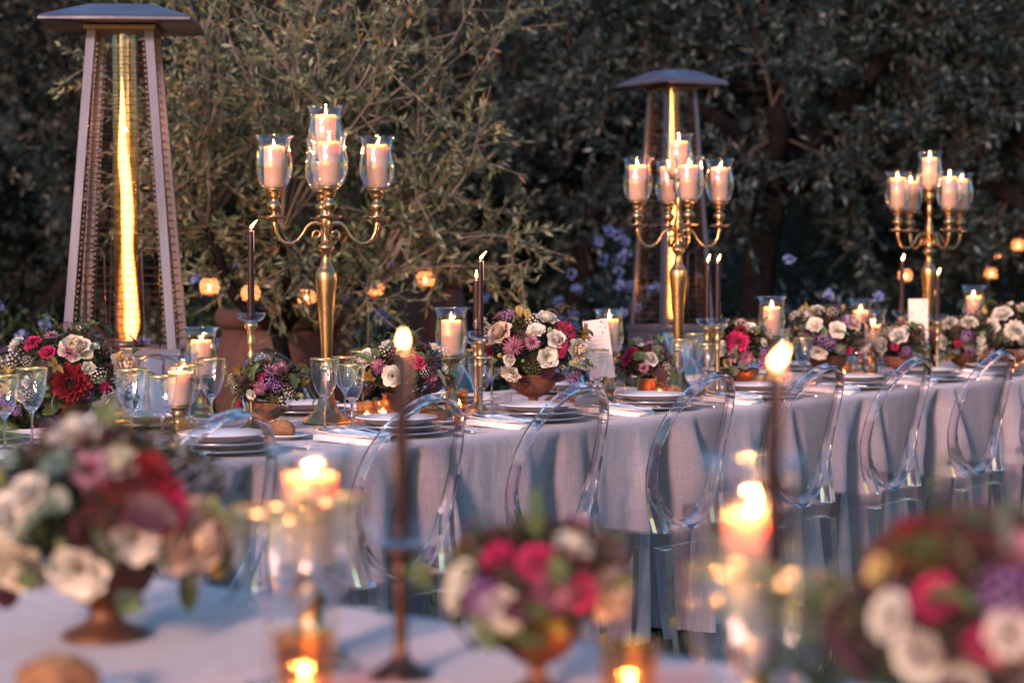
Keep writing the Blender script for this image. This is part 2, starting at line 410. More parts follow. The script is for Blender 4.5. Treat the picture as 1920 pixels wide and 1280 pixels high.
def tree(name, label, cat, loc, trunk_r, trunk_h, c0, rad, ntarget, twig_per, leaf_per, L, Wd, leafmat, barkmat=None, group=None, up=.25, shell=.35, lean=(0, 0), twig_len=.3, limb_r=.35, nfork=3, zmin=.1, twigmesh=True):
    root = thing(name, label, cat, loc, 0, group)
    c0 = np.array(c0, float); rad = np.array(rad, float)
    # trunk with forks
    tp = []; 
    fx = lean[0]; fy = lean[1]
    for k in range(8):
        s = k / 7; tp.append((fx * s + .06 * math.sin(s * 5 + loc[0]) * trunk_r * 8, fy * s + .03 * math.sin(s * 4), trunk_h * s))
    b = MB(); b.add(*tube(tp, [trunk_r * (1.35 if k == 0 else 1 - .35 * k / 7) for k in range(8)], 10))
    forks = []
    for k in range(nfork):
        a = 2 * PI * k / nfork + rng.uniform(-.4, .4)
        e = np.array(tp[-1]) + np.array([math.cos(a) * rad[0] * .35, math.sin(a) * rad[1] * .35, rad[2] * rng.uniform(.15, .5)])
        pth = limb_paths(tp[-1], [e], .15, 7)[0]; forks.append(pth[-1]); forks.append(pth[4])
        b.add(*tube(pth, list(np.linspace(trunk_r * .62, trunk_r * .38, 7)), 8))
    # targets through the crown's volume
    q = unit(rng.normal(size=(ntarget, 3))) * (rng.uniform(shell, 1, ntarget) ** .6)[:, None]
    tg = c0 + q * rad
    tg = tg[tg[:, 2] > zmin]
    VB = []; LB = []
    tw = MB()
    for t in tg:
        fk = min(forks, key=lambda z: np.linalg.norm(z - t))
        pth = limb_paths(fk, [t], .14, 9)[0]
        r0 = trunk_r * .22 * limb_r
        tw.add(*tube(pth, list(np.linspace(r0, r0 * .28, 9)), 5, caps=False))
        for j in range(twig_per):
            s = rng.uniform(.35, 1); i = min(int(s * 8), 7); st = pth[i] + (pth[i + 1] - pth[i]) * (s * 8 - i)
            d = rng.normal(size=3); d[2] += up * 2; d += (t - c0) / rad * .7; d /= np.linalg.norm(d)
            ln = twig_len * rng.uniform(.5, 1.3); bend = rng.normal(size=3) * .25
            k = np.linspace(0, 1, 5)[:, None]; tp2 = st + d * ln * k + bend * ln * k ** 2 * .6
            if twigmesh: tw.add(*tube(tp2, [.0045, .004, .0034, .0028, .002], 3, caps=False))
            m = leaf_per; kk = np.sort(rng.uniform(.12, 1, m))[:, None]
            pos = st + d * ln * kk + bend * ln * kk ** 2 * .6
            dd = unit(rng.normal(size=(m, 3)) * .75 + d * .9); VB.append(pos); LB.append(dd)
    b.obj('trunk', barkmat or M['bark'], root); tw.obj('branches', M['twig_pale'] if leafmat is M['olive'] else M['twig'], root)
    me = quads_mesh('crown', leaves(np.concatenate(VB), np.concatenate(LB), L, Wd), leafmat)
    c = bpy.data.objects.new('crown', me); C.objects.link(c); c.parent = root; c['kind'] = 'stuff'
    return root

# the light olive with loose twigs behind the tall candelabra
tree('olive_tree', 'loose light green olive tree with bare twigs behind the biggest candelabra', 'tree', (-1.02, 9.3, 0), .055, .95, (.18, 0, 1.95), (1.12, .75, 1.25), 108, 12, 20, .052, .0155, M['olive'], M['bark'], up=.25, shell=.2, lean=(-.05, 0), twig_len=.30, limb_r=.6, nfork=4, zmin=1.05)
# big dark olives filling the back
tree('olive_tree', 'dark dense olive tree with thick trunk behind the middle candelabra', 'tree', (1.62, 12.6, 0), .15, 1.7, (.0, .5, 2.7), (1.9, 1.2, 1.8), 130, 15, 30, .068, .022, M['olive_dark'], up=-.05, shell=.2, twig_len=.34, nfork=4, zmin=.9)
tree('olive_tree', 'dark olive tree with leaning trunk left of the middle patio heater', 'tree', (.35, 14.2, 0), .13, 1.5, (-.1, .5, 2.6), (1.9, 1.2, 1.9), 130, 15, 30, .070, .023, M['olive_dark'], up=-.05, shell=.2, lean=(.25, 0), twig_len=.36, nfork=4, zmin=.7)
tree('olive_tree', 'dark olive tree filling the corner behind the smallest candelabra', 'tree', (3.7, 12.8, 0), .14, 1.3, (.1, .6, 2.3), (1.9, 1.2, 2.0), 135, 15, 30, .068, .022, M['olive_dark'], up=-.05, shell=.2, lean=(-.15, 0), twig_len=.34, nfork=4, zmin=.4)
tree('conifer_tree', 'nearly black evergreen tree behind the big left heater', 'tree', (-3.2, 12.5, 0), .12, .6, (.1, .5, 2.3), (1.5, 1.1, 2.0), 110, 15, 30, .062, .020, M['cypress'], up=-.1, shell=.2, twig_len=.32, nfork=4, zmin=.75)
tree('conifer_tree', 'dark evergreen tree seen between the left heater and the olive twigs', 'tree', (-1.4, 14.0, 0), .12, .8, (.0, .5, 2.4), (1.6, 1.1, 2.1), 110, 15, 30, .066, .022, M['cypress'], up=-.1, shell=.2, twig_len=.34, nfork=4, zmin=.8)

def shrub(label, loc, rad, n, leafmat, fl=0, flmat=None, L=.05, Wd=.028, ncl=26):
    root = thing('shrub', label, 'shrub', loc)
    q = unit(rng.normal(size=(n, 3))) * (rng.uniform(.25, 1, n) ** .5)[:, None]
    cl = unit(rng.normal(size=(ncl, 3))) * .75
    q = q * .72 + cl[rng.integers(0, ncl, n)] * .34
    q[:, 2] = np.abs(q[:, 2]); p = q * np.array(rad); d = unit(rng.normal(size=(n, 3)) + q * 1.2)
    me = quads_mesh('foliage', leaves(p, d, L, Wd), leafmat); c = bpy.data.objects.new('foliage', me); C.objects.link(c); c.parent = root; c['kind'] = 'stuff'
    b = MB()
    for k in range(12):
        e = (cl[k % ncl]) * np.array(rad) * .8; e[2] = abs(e[2]); b.add(*tube(limb_paths((0, 0, 0), [e], .1, 6)[0], [.014, .012, .010, .008, .006, .003], 5, caps=False))
    b.obj('stem', M['twig'], root)
    if fl:
        V = []
        for k in range(fl):
            c = unit(rng.normal(size=(1, 3)))[0]; c[1] = -abs(c[1]); c[2] = abs(c[2]); c = c * np.array(rad) * rng.uniform(.9, 1.08)
            m = 26; dd = unit(rng.normal(size=(m, 3)) + np.array([0, -1, .3])); V.append(leaves(c + dd * .028, unit(np.cross(dd, rng.normal(size=(m, 3)))), .024, .022))
        me = quads_mesh('blossom', np.concatenate(V), flmat); c = bpy.data.objects.new('blossom', me); C.objects.link(c); c.parent = root; c['kind'] = 'stuff'
    return root
shrub('low shrub with pale blue flowers at the left edge behind the heater', (-2.75, 10.6, 0), (.95, .5, 1.18), 9000, M['shrub'], 26, M['blue_flower'])
shrub('shrub with pale blue flowers seen through the left heater grille', (-1.75, 11.2, 0), (.6, .5, 1.3), 8000, M['shrub'], 26, M['blue_flower'])
shrub('shrub thick with pale blue flowers behind the biggest candelabra', (-.60, 11.6, 0), (.75, .5, 1.28), 9000, M['olive_dark'], 55, M['blue_flower'])
shrub('shrub with a bunch of blue flowers left of the middle heater', (.58, 11.6, 0), (.42, .4, 1.38), 7000, M['olive_dark'], 60, M['blue_flower'])
shrub('dark shrub with a few bluish flowers right of the middle heater', (1.75, 11.5, 0), (.8, .4, 1.25), 8000, M['olive_dark'], 14, M['blue_flower'])
shrub('dark leafy shrub under the trees at the right edge', (3.3, 11.9, 0), (1.1, .4, 1.15), 9000, M['olive_dark'], 8, M['blue_flower'])

# far wood closing the garden: one mass
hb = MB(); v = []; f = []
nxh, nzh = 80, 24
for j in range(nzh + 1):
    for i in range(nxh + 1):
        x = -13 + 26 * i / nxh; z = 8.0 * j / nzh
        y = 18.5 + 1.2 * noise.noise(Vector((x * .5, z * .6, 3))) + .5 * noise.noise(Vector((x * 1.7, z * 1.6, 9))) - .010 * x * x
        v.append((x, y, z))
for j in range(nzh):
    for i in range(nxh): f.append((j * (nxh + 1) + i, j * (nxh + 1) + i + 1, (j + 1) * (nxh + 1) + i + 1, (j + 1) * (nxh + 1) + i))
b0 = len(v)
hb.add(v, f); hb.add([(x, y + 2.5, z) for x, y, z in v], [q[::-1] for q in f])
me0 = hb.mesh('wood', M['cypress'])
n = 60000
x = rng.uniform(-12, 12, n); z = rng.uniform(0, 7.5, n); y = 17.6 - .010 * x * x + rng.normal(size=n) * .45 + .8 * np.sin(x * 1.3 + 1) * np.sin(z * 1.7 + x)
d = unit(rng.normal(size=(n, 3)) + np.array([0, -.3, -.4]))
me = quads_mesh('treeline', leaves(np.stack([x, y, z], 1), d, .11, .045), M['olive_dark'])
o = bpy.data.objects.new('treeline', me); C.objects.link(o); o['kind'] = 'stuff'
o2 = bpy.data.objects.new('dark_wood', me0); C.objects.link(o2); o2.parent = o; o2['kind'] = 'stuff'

# terracotta urns behind the table
def urn(label, loc, s):
    root = thing('terracotta_urn', label, 'urn', loc)
    b = MB(); b.add(*lathe([(0, .01), (.22, 0), (.24, .03), (.36, .30), (.43, .60), (.42, .82), (.37, .92), (.35, .94)], 40)); b.obj('body', M['urn'], root)
    b = MB(); b.add(*lathe([(.35, .93), (.40, .94), (.42, .965), (.42, 1.01), (.40, 1.03), (.35, 1.03), (.33, 1.0), (.33, .88)], 40)); b.obj('rim', M['urn'], root)
    root.scale = s; return root
urn('wide terracotta urn behind the olive trunk, between heater and candelabra', (-1.12, 9.9, 0), (.84, .84, 1.02))
urn('tall reddish terracotta urn right of the biggest candelabra', (-.43, 10.6, 0), (.46, .46, 1.22))

# ================================================================== patio heaters
def make_heater():
    root = thing('patio_heater', 'x', 'patio heater')
    zb, zt = .95, 2.14; hb_, ht = .215, .125
    def hw(z): return hb_ + (ht - hb_) * (z - zb) / (zt - zb)
    b = MB(); b.add(*box(-.222, .222, -.222, .222, .05, .925)); b.obj('cabinet', M['heater_steel'], root, smooth=False)
    b = MB(); b.add(*box(-.232, .232, -.232, .232, .927, .952)); b.obj('cabinet_top', M['heater_steel'], root, smooth=False)
    b = MB(); b.add(*lathe([(0, 0), (.03, 0), (.03, .012), (.018, .02), (0, .02)], 16), M=Matrix.Translation((.06, -.223, .86)) @ Matrix.Rotation(PI / 2, 4, 'X')); b.obj('knob', M['heater_dark'], root)
    b = MB(); b.add(*box(-.23, .23, -.23, .23, 0, .045)); b.obj('base', M['heater_dark'], root, smooth=False)
    for sx in (-1, 1):
        for sy in (-1, 1):
            m = MB(); pts = [Vector((sx * hw(zb), sy * hw(zb), zb)), Vector((sx * hw(zt), sy * hw(zt), zt + .03))]
            # angle iron: two plates
            for (a, c, ha, hc) in (((1, 0, 0), (0, 1, 0), .0165, .003), ((0, 1, 0), (1, 0, 0), .0165, .003)):
                off = Vector((-sx * .0165, 0, 0)) if a[0] else Vector((0, -sy * .0165, 0))
                off2 = Vector((0, -sy * .003, 0)) if a[0] else Vector((-sx * .003, 0, 0))
                m.add(*sweep([p + off + off2 for p in pts], [(Vector(a), Vector(c))] * 2, [(ha, hc)] * 2))
            m.obj('leg', M['heater_steel'], root, smooth=False)
    for side in range(4):
        rot = Matrix.Rotation(side * PI / 2, 4, 'Z'); m = MB()
        for k in range(38):
            z = zb + .03 + k * .031
            if z > zt - .02: break
            h = hw(z) - .018; m.add(*tube([(-h, -h - .006, z), (h, -h - .006, z)], .0013, 4, caps=False), M=rot)
        for fx in (-.5, .5):
            m.add(*tube([(fx * (hw(zb) - .02), -hw(zb) + .010, zb), (fx * (hw(zt) - .02), -hw(zt) + .010, zt)], .0011, 4, caps=False), M=rot)
        for sx in (-1, 1) if side % 2 == 0 else ():      # the pierced edge strips
            for k in range(56):
                z = zb + .03 + k * .0205
                if z > zt - .03: break
                h = hw(z); x = sx * (h - .040); m.add(*box(x - .004, x + .004, -h + .012, -h + .014, z, z + .011), M=rot)
        m.obj('grille', M['grille'], root, smooth=False)
    for sx, wd in ((-1, .035), (1, .035), (0, .10)):
        m = MB(); x = sx * .105
        if sx: m.add(*tube([(x - wd, -.10, zb), (x - wd, -.10, zb + .36), (x - wd * .6, -.10, zb + .385), (x + wd * .6, -.10, zb + .385), (x + wd, -.10, zb + .36), (x + wd, -.10, zb)], .003, 6)); m.obj('guard_loop', M['grille'], root)
    b = MB(); b.add(*lathe([(.048, zb), (.048, zt + .02)], 28)); b.obj('glass_tube', M['tube_glass'], root)
    b = MB(); b.add(*lathe([(0, zb + .002), (.075, zb + .002), (.075, zb + .02), (.055, zb + .03), (0, zb + .03)], 24)); b.obj('burner', M['heater_dark'], root)
    # cap: eight-sided shallow tent with an orange-lit underside
    m = MB(); e = .282; t_ = .12
    def sq(h, z, n=8):
        return [(x * h, y * h, z) for x, y in ((-1, -1), (0, -1.04), (1, -1), (1.04, 0), (1, 1), (0, 1.04), (-1, 1), (-1.04, 0))]
    ring = [sq(t_, 2.263), sq(e * .97, 2.205), sq(e, 2.196), sq(e, 2.186), sq(e * .97, 2.188), sq(t_ + .02, 2.19)]
    vv = [p for r_ in ring for p in r_]; ff = []
    for i in range(5):
        for k in range(8): ff.append((i * 8 + k, i * 8 + (k + 1) % 8, (i + 1) * 8 + (k + 1) % 8, (i + 1) * 8 + k))
    ff.append(tuple(range(8))[::-1]); ff.append(tuple(40 + k for k in range(8)))
    m.add(vv, [q[::-1] for q in ff]); m.obj('cap', M['heater_steel'], root, smooth=False)
    m = MB(); m.add(*box(-.135, .135, -.135, .135, 2.168, 2.184)); m.obj('collar', M['heater_dark'], root, smooth=False)
    # flame
    prof = []
    v, f = [], []; nz_, sg = 46, 12
    for i in range(nz_):
        s = i / (nz_ - 1); z = zb + .03 + s * 1.02
        r_ = .028 * (1 + .10 * math.sin(s * 11 + 1) + .05 * math.sin(s * 31)) * (min(1, s * 8 + .6)) * max(0, 1 - s ** 5) ** .9 * (1.05 - .35 * s) + .0005
        cx = .008 * math.sin(s * 3.4 + .9) + .0035 * math.sin(s * 15) + .016 * (.5 - s); cy_ = .010 * math.cos(s * 5)
        for k in range(sg):
            a = 2 * PI * k / sg; v.append((cx + r_ * math.cos(a), cy_ + r_ * math.sin(a), z))
    for i in range(nz_ - 1):
        for k in range(sg): f.append((i * sg + k, i * sg + (k + 1) % sg, (i + 1) * sg + (k + 1) % sg, (i + 1) * sg + k))
    m = MB(); m.add(v, f); m.obj('flame', M['heat_flame'], root)
    for z in (zb + .2, zb + .85):
        l = bpy.data.lights.new('heater_light', 'POINT'); l.energy = .45; l.color = (1, .42, .12); l.shadow_soft_size = .008
        lo = bpy.data.objects.new('heater_light', l); C.objects.link(lo); lo.parent = root; lo.location = (0, -.0, z)
    return root
hp = make_heater()
hp.location = (-1.50, 7.75, 0); hp.rotation_euler = (0, 0, R(3)); hp['label'] = 'big pyramid patio heater at the left with a tall yellow flame'
h2 = hp.copy(); C.objects.link(h2); h2.location = (.83, 10.35, 0); h2.rotation_euler = (0, 0, R(28)); h2['label'] = 'farther pyramid patio heater standing behind the middle candelabra'
h2.scale = (.74, .74, 1)
for ch in hp.children:
    c = ch.copy(); C.objects.link(c); c.parent = h2
    if c.name.startswith('flame'): c.scale = (1.15, 1.15, 1.2); c.location = (0, 0, -.95 * .2)
for o in (hp, h2): o['group'] = 'pyramid patio heaters'

# ================================================================== tables
def drape_table(name, label, t0, t1, wn, wf, valleys, axis_swap=False, seed=0, amp=.165, hem=.012, step=.014):
    """top sheet, rounded edge and hanging folds as one cloth; returns object"""
    ts = np.arange(t0, t1 + step * .5, step); m = MB()
    vs = [0, .008, .02, .04, .07, .11, .16, .22, .29, .36, .44, .52, .6, .68, .76, .84, .92, 1.0]
    def fold(t, v_=1.0):
        s = 0; wl = .035 + .095 * min(1, v_ / .40); wr = .018 + .014 * v_
        for i, tv in enumerate(valleys):
            x = t - tv; k = .8 + .35 * math.sin(i * 2.3 + seed)
            if x < 0: s += -math.exp(-(-x / wl) ** 1.9) * k
            else: s += -math.exp(-(x / wr) ** 2) * k
            s += .42 * math.exp(-((x - .085) / .035) ** 2) * k - .40 * math.exp(-((x - .15) / .022) ** 2) * k + .22 * math.exp(-((x + .20) / .06) ** 2)
        return s
    rows = []
    top_n = 14
    H = TZ - hem
    for t in ts:
        r = []
        for side in (0, 1):
            sgn = 1 if side == 0 else -1; wedge = wn if side == 0 else wf
            col = []
            for v_ in vs:
                if v_ < .02: dz = v_ * H; off = .010 * math.sin(min(1, v_ / .02) * PI / 2)
                else: dz = v_ * H; off = .010
                A = amp * min(1, (v_ / .34)) ** .8 * (1 + .25 * v_)
                fv = fold(t + (0 if side == 0 else .2), v_)
                small = .013 * noise.noise(Vector((t * 6 + seed, v_ * 1.5, side * 7))) * min(1, v_ * 3) + .0075 * noise.noise(Vector((t * 19 + seed, v_ * 1.3, 3))) * min(1, v_ * 4) + .003 * noise.noise(Vector((t * 45, v_ * 9, 3)))
                o_ = off + .03 * v_ + A * fv + small
                col.append((t, wedge + sgn * o_, TZ - dz - (0 if v_ > 0 else 0)))
            r.append(col)
        near, far = r
        tops = [(t, wn + (wf - wn) * (k / top_n), TZ + .0012 * noise.noise(Vector((t * 5, k * .7, seed)))) for k in range(1, top_n)]
        rows.append(near[::-1] + tops + far)
    v = []; f = []; nr = len(rows[0])
    for r in rows:
        for (t, wv, z) in r: v.append(tuple(P(t, wv, z)) if not axis_swap else tuple(P(wv, t, z)))
    for i in range(len(rows) - 1):
        for k in range(nr - 1):
            q = (i * nr + k, (i + 1) * nr + k, (i + 1) * nr + k + 1, i * nr + k + 1); f.append(q if not axis_swap else q[::-1])
    # hanging ends
    for ei, i in ((0, 0), (1, len(rows) - 1)):
        t = ts[i]; sg = -1 if ei == 0 else 1; kmax = 8; bpts = []
        toprow = [rows[i][k] for k in range(len(vs) - 1, len(vs) + top_n)]
        base = len(v)
        for a in range(kmax + 1):
            dz = a / kmax
            for idx, (tt, wv, z) in enumerate(toprow):
                o_ = sg * (.02 * dz + .035 * dz * math.sin(idx * 1.9 + seed)); q = (t + o_, wv, TZ - dz * H)
                v.append(tuple(P(*q)) if not axis_swap else tuple(P(q[1], q[0], q[2])))
        nn = len(toprow)
        for a in range(kmax):
            for k in range(nn - 1): f.append((base + a * nn + k, base + a * nn + k + 1, base + (a + 1) * nn + k + 1, base + (a + 1) * nn + k))
    m.add(v, f); return m
def table(name, label, t0, t1, wn, wf, axis_swap=False):
    root = thing(name, label, 'table')
    m = MB()
    def bx(a0, a1, b0, b1, z0, z1):
        v, f = box(a0, a1, b0, b1, z0, z1); v = [tuple(P(x, y, z)) if not axis_swap else tuple(P(y, x, z)) for x, y, z in v]; return v, f
    mm = MB(); mm.add(*bx(t0 + .08, t1 - .08, min(wn, wf) + .17, max(wn, wf) - .17, TZ - .035, TZ - .006)); mm.obj('tabletop', M['bark'], root, smooth=False)
    lo, hi = min(wn, wf) + .24, max(wn, wf) - .24
    nleg = max(2, int((t1 - t0) / 2) + 1)
    for i in range(nleg):
        t = t0 + .2 + (t1 - t0 - .4) * i / (nleg - 1)
        for wv in (lo, hi):
            mm = MB(); mm.add(*bx(t - .02, t + .02, wv - .02, wv + .02, 0, TZ - .037)); mm.obj('leg', M['heater_dark'], root, smooth=False)
    return root
T0, T1 = 1.7, 11.2
table('banquet_table', 'long banquet table under the floor length cloth with clear chairs', T0, T1, W_NEAR, W_FAR)
vall = [4.99 + .655 * k for k in range(-5, 10)]
vall = [x + .012 * math.sin(i * 1.7) for i, x in enumerate(vall)]
m = drape_table('tablecloth', '', T0, T1, W_NEAR, W_FAR, vall)
tag(m.obj('tablecloth', M['linen']), 'lilac grey floor length linen cloth with deep folds on the long table', 'tablecloth')
table('banquet_table', 'near banquet table crossing the bottom of the photo', -3.1, .5, 2.24, 1.42, axis_swap=True)
m = drape_table('tablecloth', '', -3.1, .5, 2.24, 1.42, [-2.9 + .7 * k for k in range(5)], axis_swap=True, seed=4)
tag(m.obj('tablecloth', M['linen']), 'pale lilac cloth on the near table below the blurred flowers', 'tablecloth')

# ================================================================== clear chairs
def make_chair():
    root = thing('clear_chair', 'x', 'chair'); A = M['acrylic']
    V3 = Vector
    # seat slab and apron
    m = MB(); fr, rr = .200, .180
    def slab(z0, z1, fr, rr, y0, y1, bow=0):
        pts = [(-rr, y0), (rr, y0), (fr, y1 - .02), (fr - .02, y1), (-fr + .02, y1), (-fr, y1 - .02)]
        n = len(pts); v = [(x, y, z0) for x, y in pts] + [(x, y, z1) for x, y in pts]
        return v, [tuple(range(n))[::-1], tuple(range(n, 2 * n))] + [(i, (i + 1) % n, n + (i + 1) % n, n + i) for i in range(n)]
    m.add(*slab(.450, .458, fr, rr, -.195, .165)); m.obj('seat', M['acrylic_sheet'], root, smooth=False)
    for (p, q) in (((-rr, -.193), (rr, -.193)), ((rr - .004, -.186), (fr - .004, .155)), ((fr - .01, .161), (-fr + .01, .161)), ((-fr + .004, .155), (-rr + .004, -.186))):
        p = V3((*p, .4275)); q = V3((*q, .4275)); d = (q - p).normalized(); nrm = d.cross(V3((0, 0, 1)))
        m = MB(); m.add(*sweep([p, q], [(nrm, V3((0, 0, 1)))] * 2, [(.0035, .0205)] * 2)); m.obj('apron', M['acrylic_sheet'], root, smooth=False)
    X, Y = V3((1, 0, 0)), V3((0, 1, 0))
    for sx in (-1, 1):
        m = MB(); m.add(*sweep([V3((sx * .158, -.205, .404)), V3((sx * .160, -.225, .2)), V3((sx * .166, -.262, .0))], [(X, Y)] * 3, [(.021, .021), (.017, .017), (.012, .012)])); m.obj('leg', A, root, smooth=False)
        m = MB(); m.add(*sweep([V3((sx * .176, .140, .404)), V3((sx * .178, .146, .2)), V3((sx * .182, .152, .0))], [(X, Y)] * 3, [(.020, .020), (.016, .016), (.012, .012)])); m.obj('leg', A, root, smooth=False)
    # oval back: flanged ring with a thin curved panel
    zc_, hx, hz = .700, .188, .236
    def yb(x, z): return -.188 - .120 * max(0, (z - .46) / .48) ** 1.25 + .045 * (x / .19) ** 2
    n = 56; pts = []; axs = []; sz = []
    for i in range(n):
        a = 2 * PI * i / n; x = hx * math.cos(a); z = zc_ + hz * math.sin(a); p = V3((x, yb(x, z), z)); rad = V3((math.cos(a) / hx, 0, math.sin(a) / hz)).normalized()
        pts.append(p); axs.append((rad, V3((0, 1, .25)).normalized())); low = max(0, -math.sin(a)); sz.append((.0055 + .002 * low, .0155 + .006 * low))
    m = MB(); m.add(*sweep(pts, axs, sz, closed=True)); o = m.obj('back_ring', A, root); o.data.set_sharp_from_angle(angle=R(50))
    m = MB(); v = []; f = []; nr = 7
    for lay in (0, 1):
        for j in range(nr + 1):
            rr_ = j / nr * .965
            for i in range(32):
                a = 2 * PI * i / 32; x = hx * rr_ * math.cos(a); z = zc_ + hz * rr_ * math.sin(a); v.append((x, yb(x, z) + (.012 - .022 * max(0, (z - .80) / .13)) * (1 - rr_ ** 2) + (.0025 if lay else -.0015), z))
    for lay in (0, 1):
        b = lay * (nr + 1) * 32
        for j in range(nr):
            for i in range(32):
                q = (b + j * 32 + i, b + j * 32 + (i + 1) % 32, b + (j + 1) * 32 + (i + 1) % 32, b + (j + 1) * 32 + i); f.append(q if lay else q[::-1])
    for i in range(32):
        a0 = nr * 32 + i; a1 = nr * 32 + (i + 1) % 32; f.append((a0, a1, a1 + (nr + 1) * 32, a0 + (nr + 1) * 32))
    m.add(v, f); o = m.obj('backrest', M['acrylic_sheet'], root); o.data.set_sharp_from_angle(angle=R(40))
    # uprights from the rear corners up to the sides of the oval
    for sx in (-1, 1):
        zs = [.455, .50, .545, .59, .635, .68, .715]; xs = [.164, .171, .178, .183, .186, .1875, .187]
        pts = [V3((sx * x, -.203 + (yb(x, z) + .203) * min(1, (z - .455) / .19), z)) for x, z in zip(xs, zs)]
        m = MB(); m.add(*sweep(pts, [(X, Y)] * 7, [(.018, .019), (.016, .018), (.013, .018), (.011, .017), (.009, .0165), (.007, .016), (.0055, .0155)])); m.obj('upright', A, root, smooth=False)
        m = MB(); a = V3((sx * .150, -.19, .520)); b = V3((sx * .176, -.212, .566)); m.add(*sweep([a, b], [(Y, Z3 := V3((.5 * sx, 0, 1)).normalized())] * 2, [(.018, .004)] * 2)); m.obj('web', M['acrylic_sheet'], root, smooth=False)
    return root
chair = Proto(make_chair())
t_c = [3.645 + .664 * k + .19 for k in range(-1, 8)]
names = ['clear acrylic chair half hidden behind the big blurred bouquet, nearest in the near row',
         'clear chair behind the near dark taper candle, left of the pleated bare cloth',
         'clear chair standing behind the small blurred pink bouquet',
         'clear chair in the near row whose whole seat and legs show',
         'clear chair behind the blurred pillar candle at the right',
         'clear chair above the dark red blurred dahlia',
         'clear chair next beyond the one above the red dahlia',
         'clear chair mostly cut by the right edge of the photo',
         'farthest clear chair of the near row past the right edge']
jit = [0, .02, .0, 0, .02, -.01, .03, -.02, 0]
for t, l, j in zip(t_c, names, jit):
    chair.put(l, P(t + j, -3.675 + .012 * math.sin(t * 9), 0), RZ + R(1.5 * math.sin(t * 5)), 'clear chairs along the near side')
fl = ['clear chair on the far side behind the leftmost hurricane candles', 'clear chair on the far side behind the biggest candelabra', 'clear chair on the far side behind the big white and pink bouquet',
      'clear chair on the far side between menu card and middle candelabra', 'clear chair on the far side right of the middle candelabra', 'clear chair on the far side behind the white anemone bouquet',
      'clear chair on the far side behind the smallest candelabra', 'clear chair on the far side at the right edge']
for k, l in enumerate(fl):
    x = [392, 600, 905, 1120, 1345, 1480, 1640, 1850][k]
    p = row(x, -5.34, 0); chair.put(l, p, RZ + PI + R(3 * math.sin(k * 2.1)), 'clear chairs along the far side')

# ================================================================== candles
def flame_mesh(h=.031, r=.0048, lean=0.0):
    v = []; f = []; n = 12; sg = 10
    for i in range(n):
        s = i / (n - 1); rr = r * math.sin(PI * min(1, s * 1.0 + .0) ** .62) ** .9 * (1 - .25 * s) + .0002
        cx = lean * h * s ** 1.4
        for k in range(sg): a = 2 * PI * k / sg; v.append((cx + rr * math.cos(a), rr * math.sin(a), h * s * (1 - .25 * abs(lean) * s)))
    for i in range(n - 1):
        for k in range(sg): f.append((i * sg + k, i * sg + (k + 1) % sg, (i + 1) * sg + (k + 1) % sg, (i + 1) * sg + k))
    return MB().add(v, f).mesh('flame', M['flame'])
FL0, FL1, FL2 = flame_mesh(), flame_mesh(.031, .0052, .30), flame_mesh(.033, .0056, .62)
def flame_at(parent, loc, me, yaw=0, watt=None, scale=1.0):
    f = inst('flame', me, parent, loc, (0, 0, yaw), scale)
    l = bpy.data.lights.new('candle_light', 'POINT'); l.energy = CANDLE_W * (watt if watt is not None else 1); l.color = (1, .42, .14); l.shadow_soft_size = .0032
    lo = bpy.data.objects.new('candle_light', l); C.objects.link(lo); lo.parent = parent; lo.location = (loc[0], loc[1], loc[2] + .011)
    return f
def pillar_mesh(r, h):
    prof = [(0, 0), (r * .97, 0), (r, .003), (r, h * .5), (r * 1.003, h - .006), (r * .985, h - .001), (r * .95, h), (r * .88, h - .003), (r * .70, h - .009), (r * .35, h - .012), (0, h - .012)]
    v, f = lathe(prof, 36, rib=lambda a, z: .012 * math.sin(a * 3 + z * 20) * (1 if z > h * .9 else .3))
    return MB().add(v, f).mesh('wax_body', M['wax'])
WICK = MB().add(*tube([(0, 0, 0), (.0004, 0, .006), (.002, 0, .012)], .0011, 6)).mesh('wick', M['wick'])
_pm = {}
def pillar(label, loc, r=.034, h=.145, fl=None, yaw=0, group='ivory pillar candles', watt=1, fs=1.0):
    root = thing('pillar_candle', label, 'candle', loc, 0, group)
    k = (round(r, 3), round(h, 3))
    if k not in _pm: _pm[k] = pillar_mesh(r, h)
    inst('wax_body', _pm[k], root); inst('wick', WICK, root, (0, 0, h - .012))
    flame_at(root, (0, 0, h - .003), fl or FL0, yaw, watt, fs); return root

def hurricane_prof(h=.173, top=.064, waist=.052, belly=.062, bot=.034):
    z = [0, .004, .012, .03, .055, .08, .105, .125, .145, .162, 1]
    r = [bot, bot * 1.12, bot * 1.35, belly * .88, belly * .985, belly, belly * .94, waist * 1.03, waist, waist * 1.08]
    out = [(bot * .5, 0)] + [(rr, zz * h / .173) for rr, zz in zip(r, z)] + [(top * .98, h - .002), (top, h)]
    return out
def hurricane_mesh(h=.173, top=.064, waist=.052, belly=.062, bot=.034):
    b = MB(); b.add(*lathe(hurricane_prof(h, top, waist, belly, bot), 40)); b.add(*lathe([(r_ - .0028, z_ + (.003 if i_ < 2 else 0)) for i_, (r_, z_) in enumerate(hurricane_prof(h, top, waist, belly, bot))], 40)); b.add(*tube([(top * math.cos(2 * PI * i / 40), top * math.sin(2 * PI * i / 40), h) for i in range(40)], .0016, 5, closed=True))
    return b.mesh('hurricane_glass', M['glass'])
HG = hurricane_mesh()
HG2 = hurricane_mesh(.162, .062, .050, .056, .036)

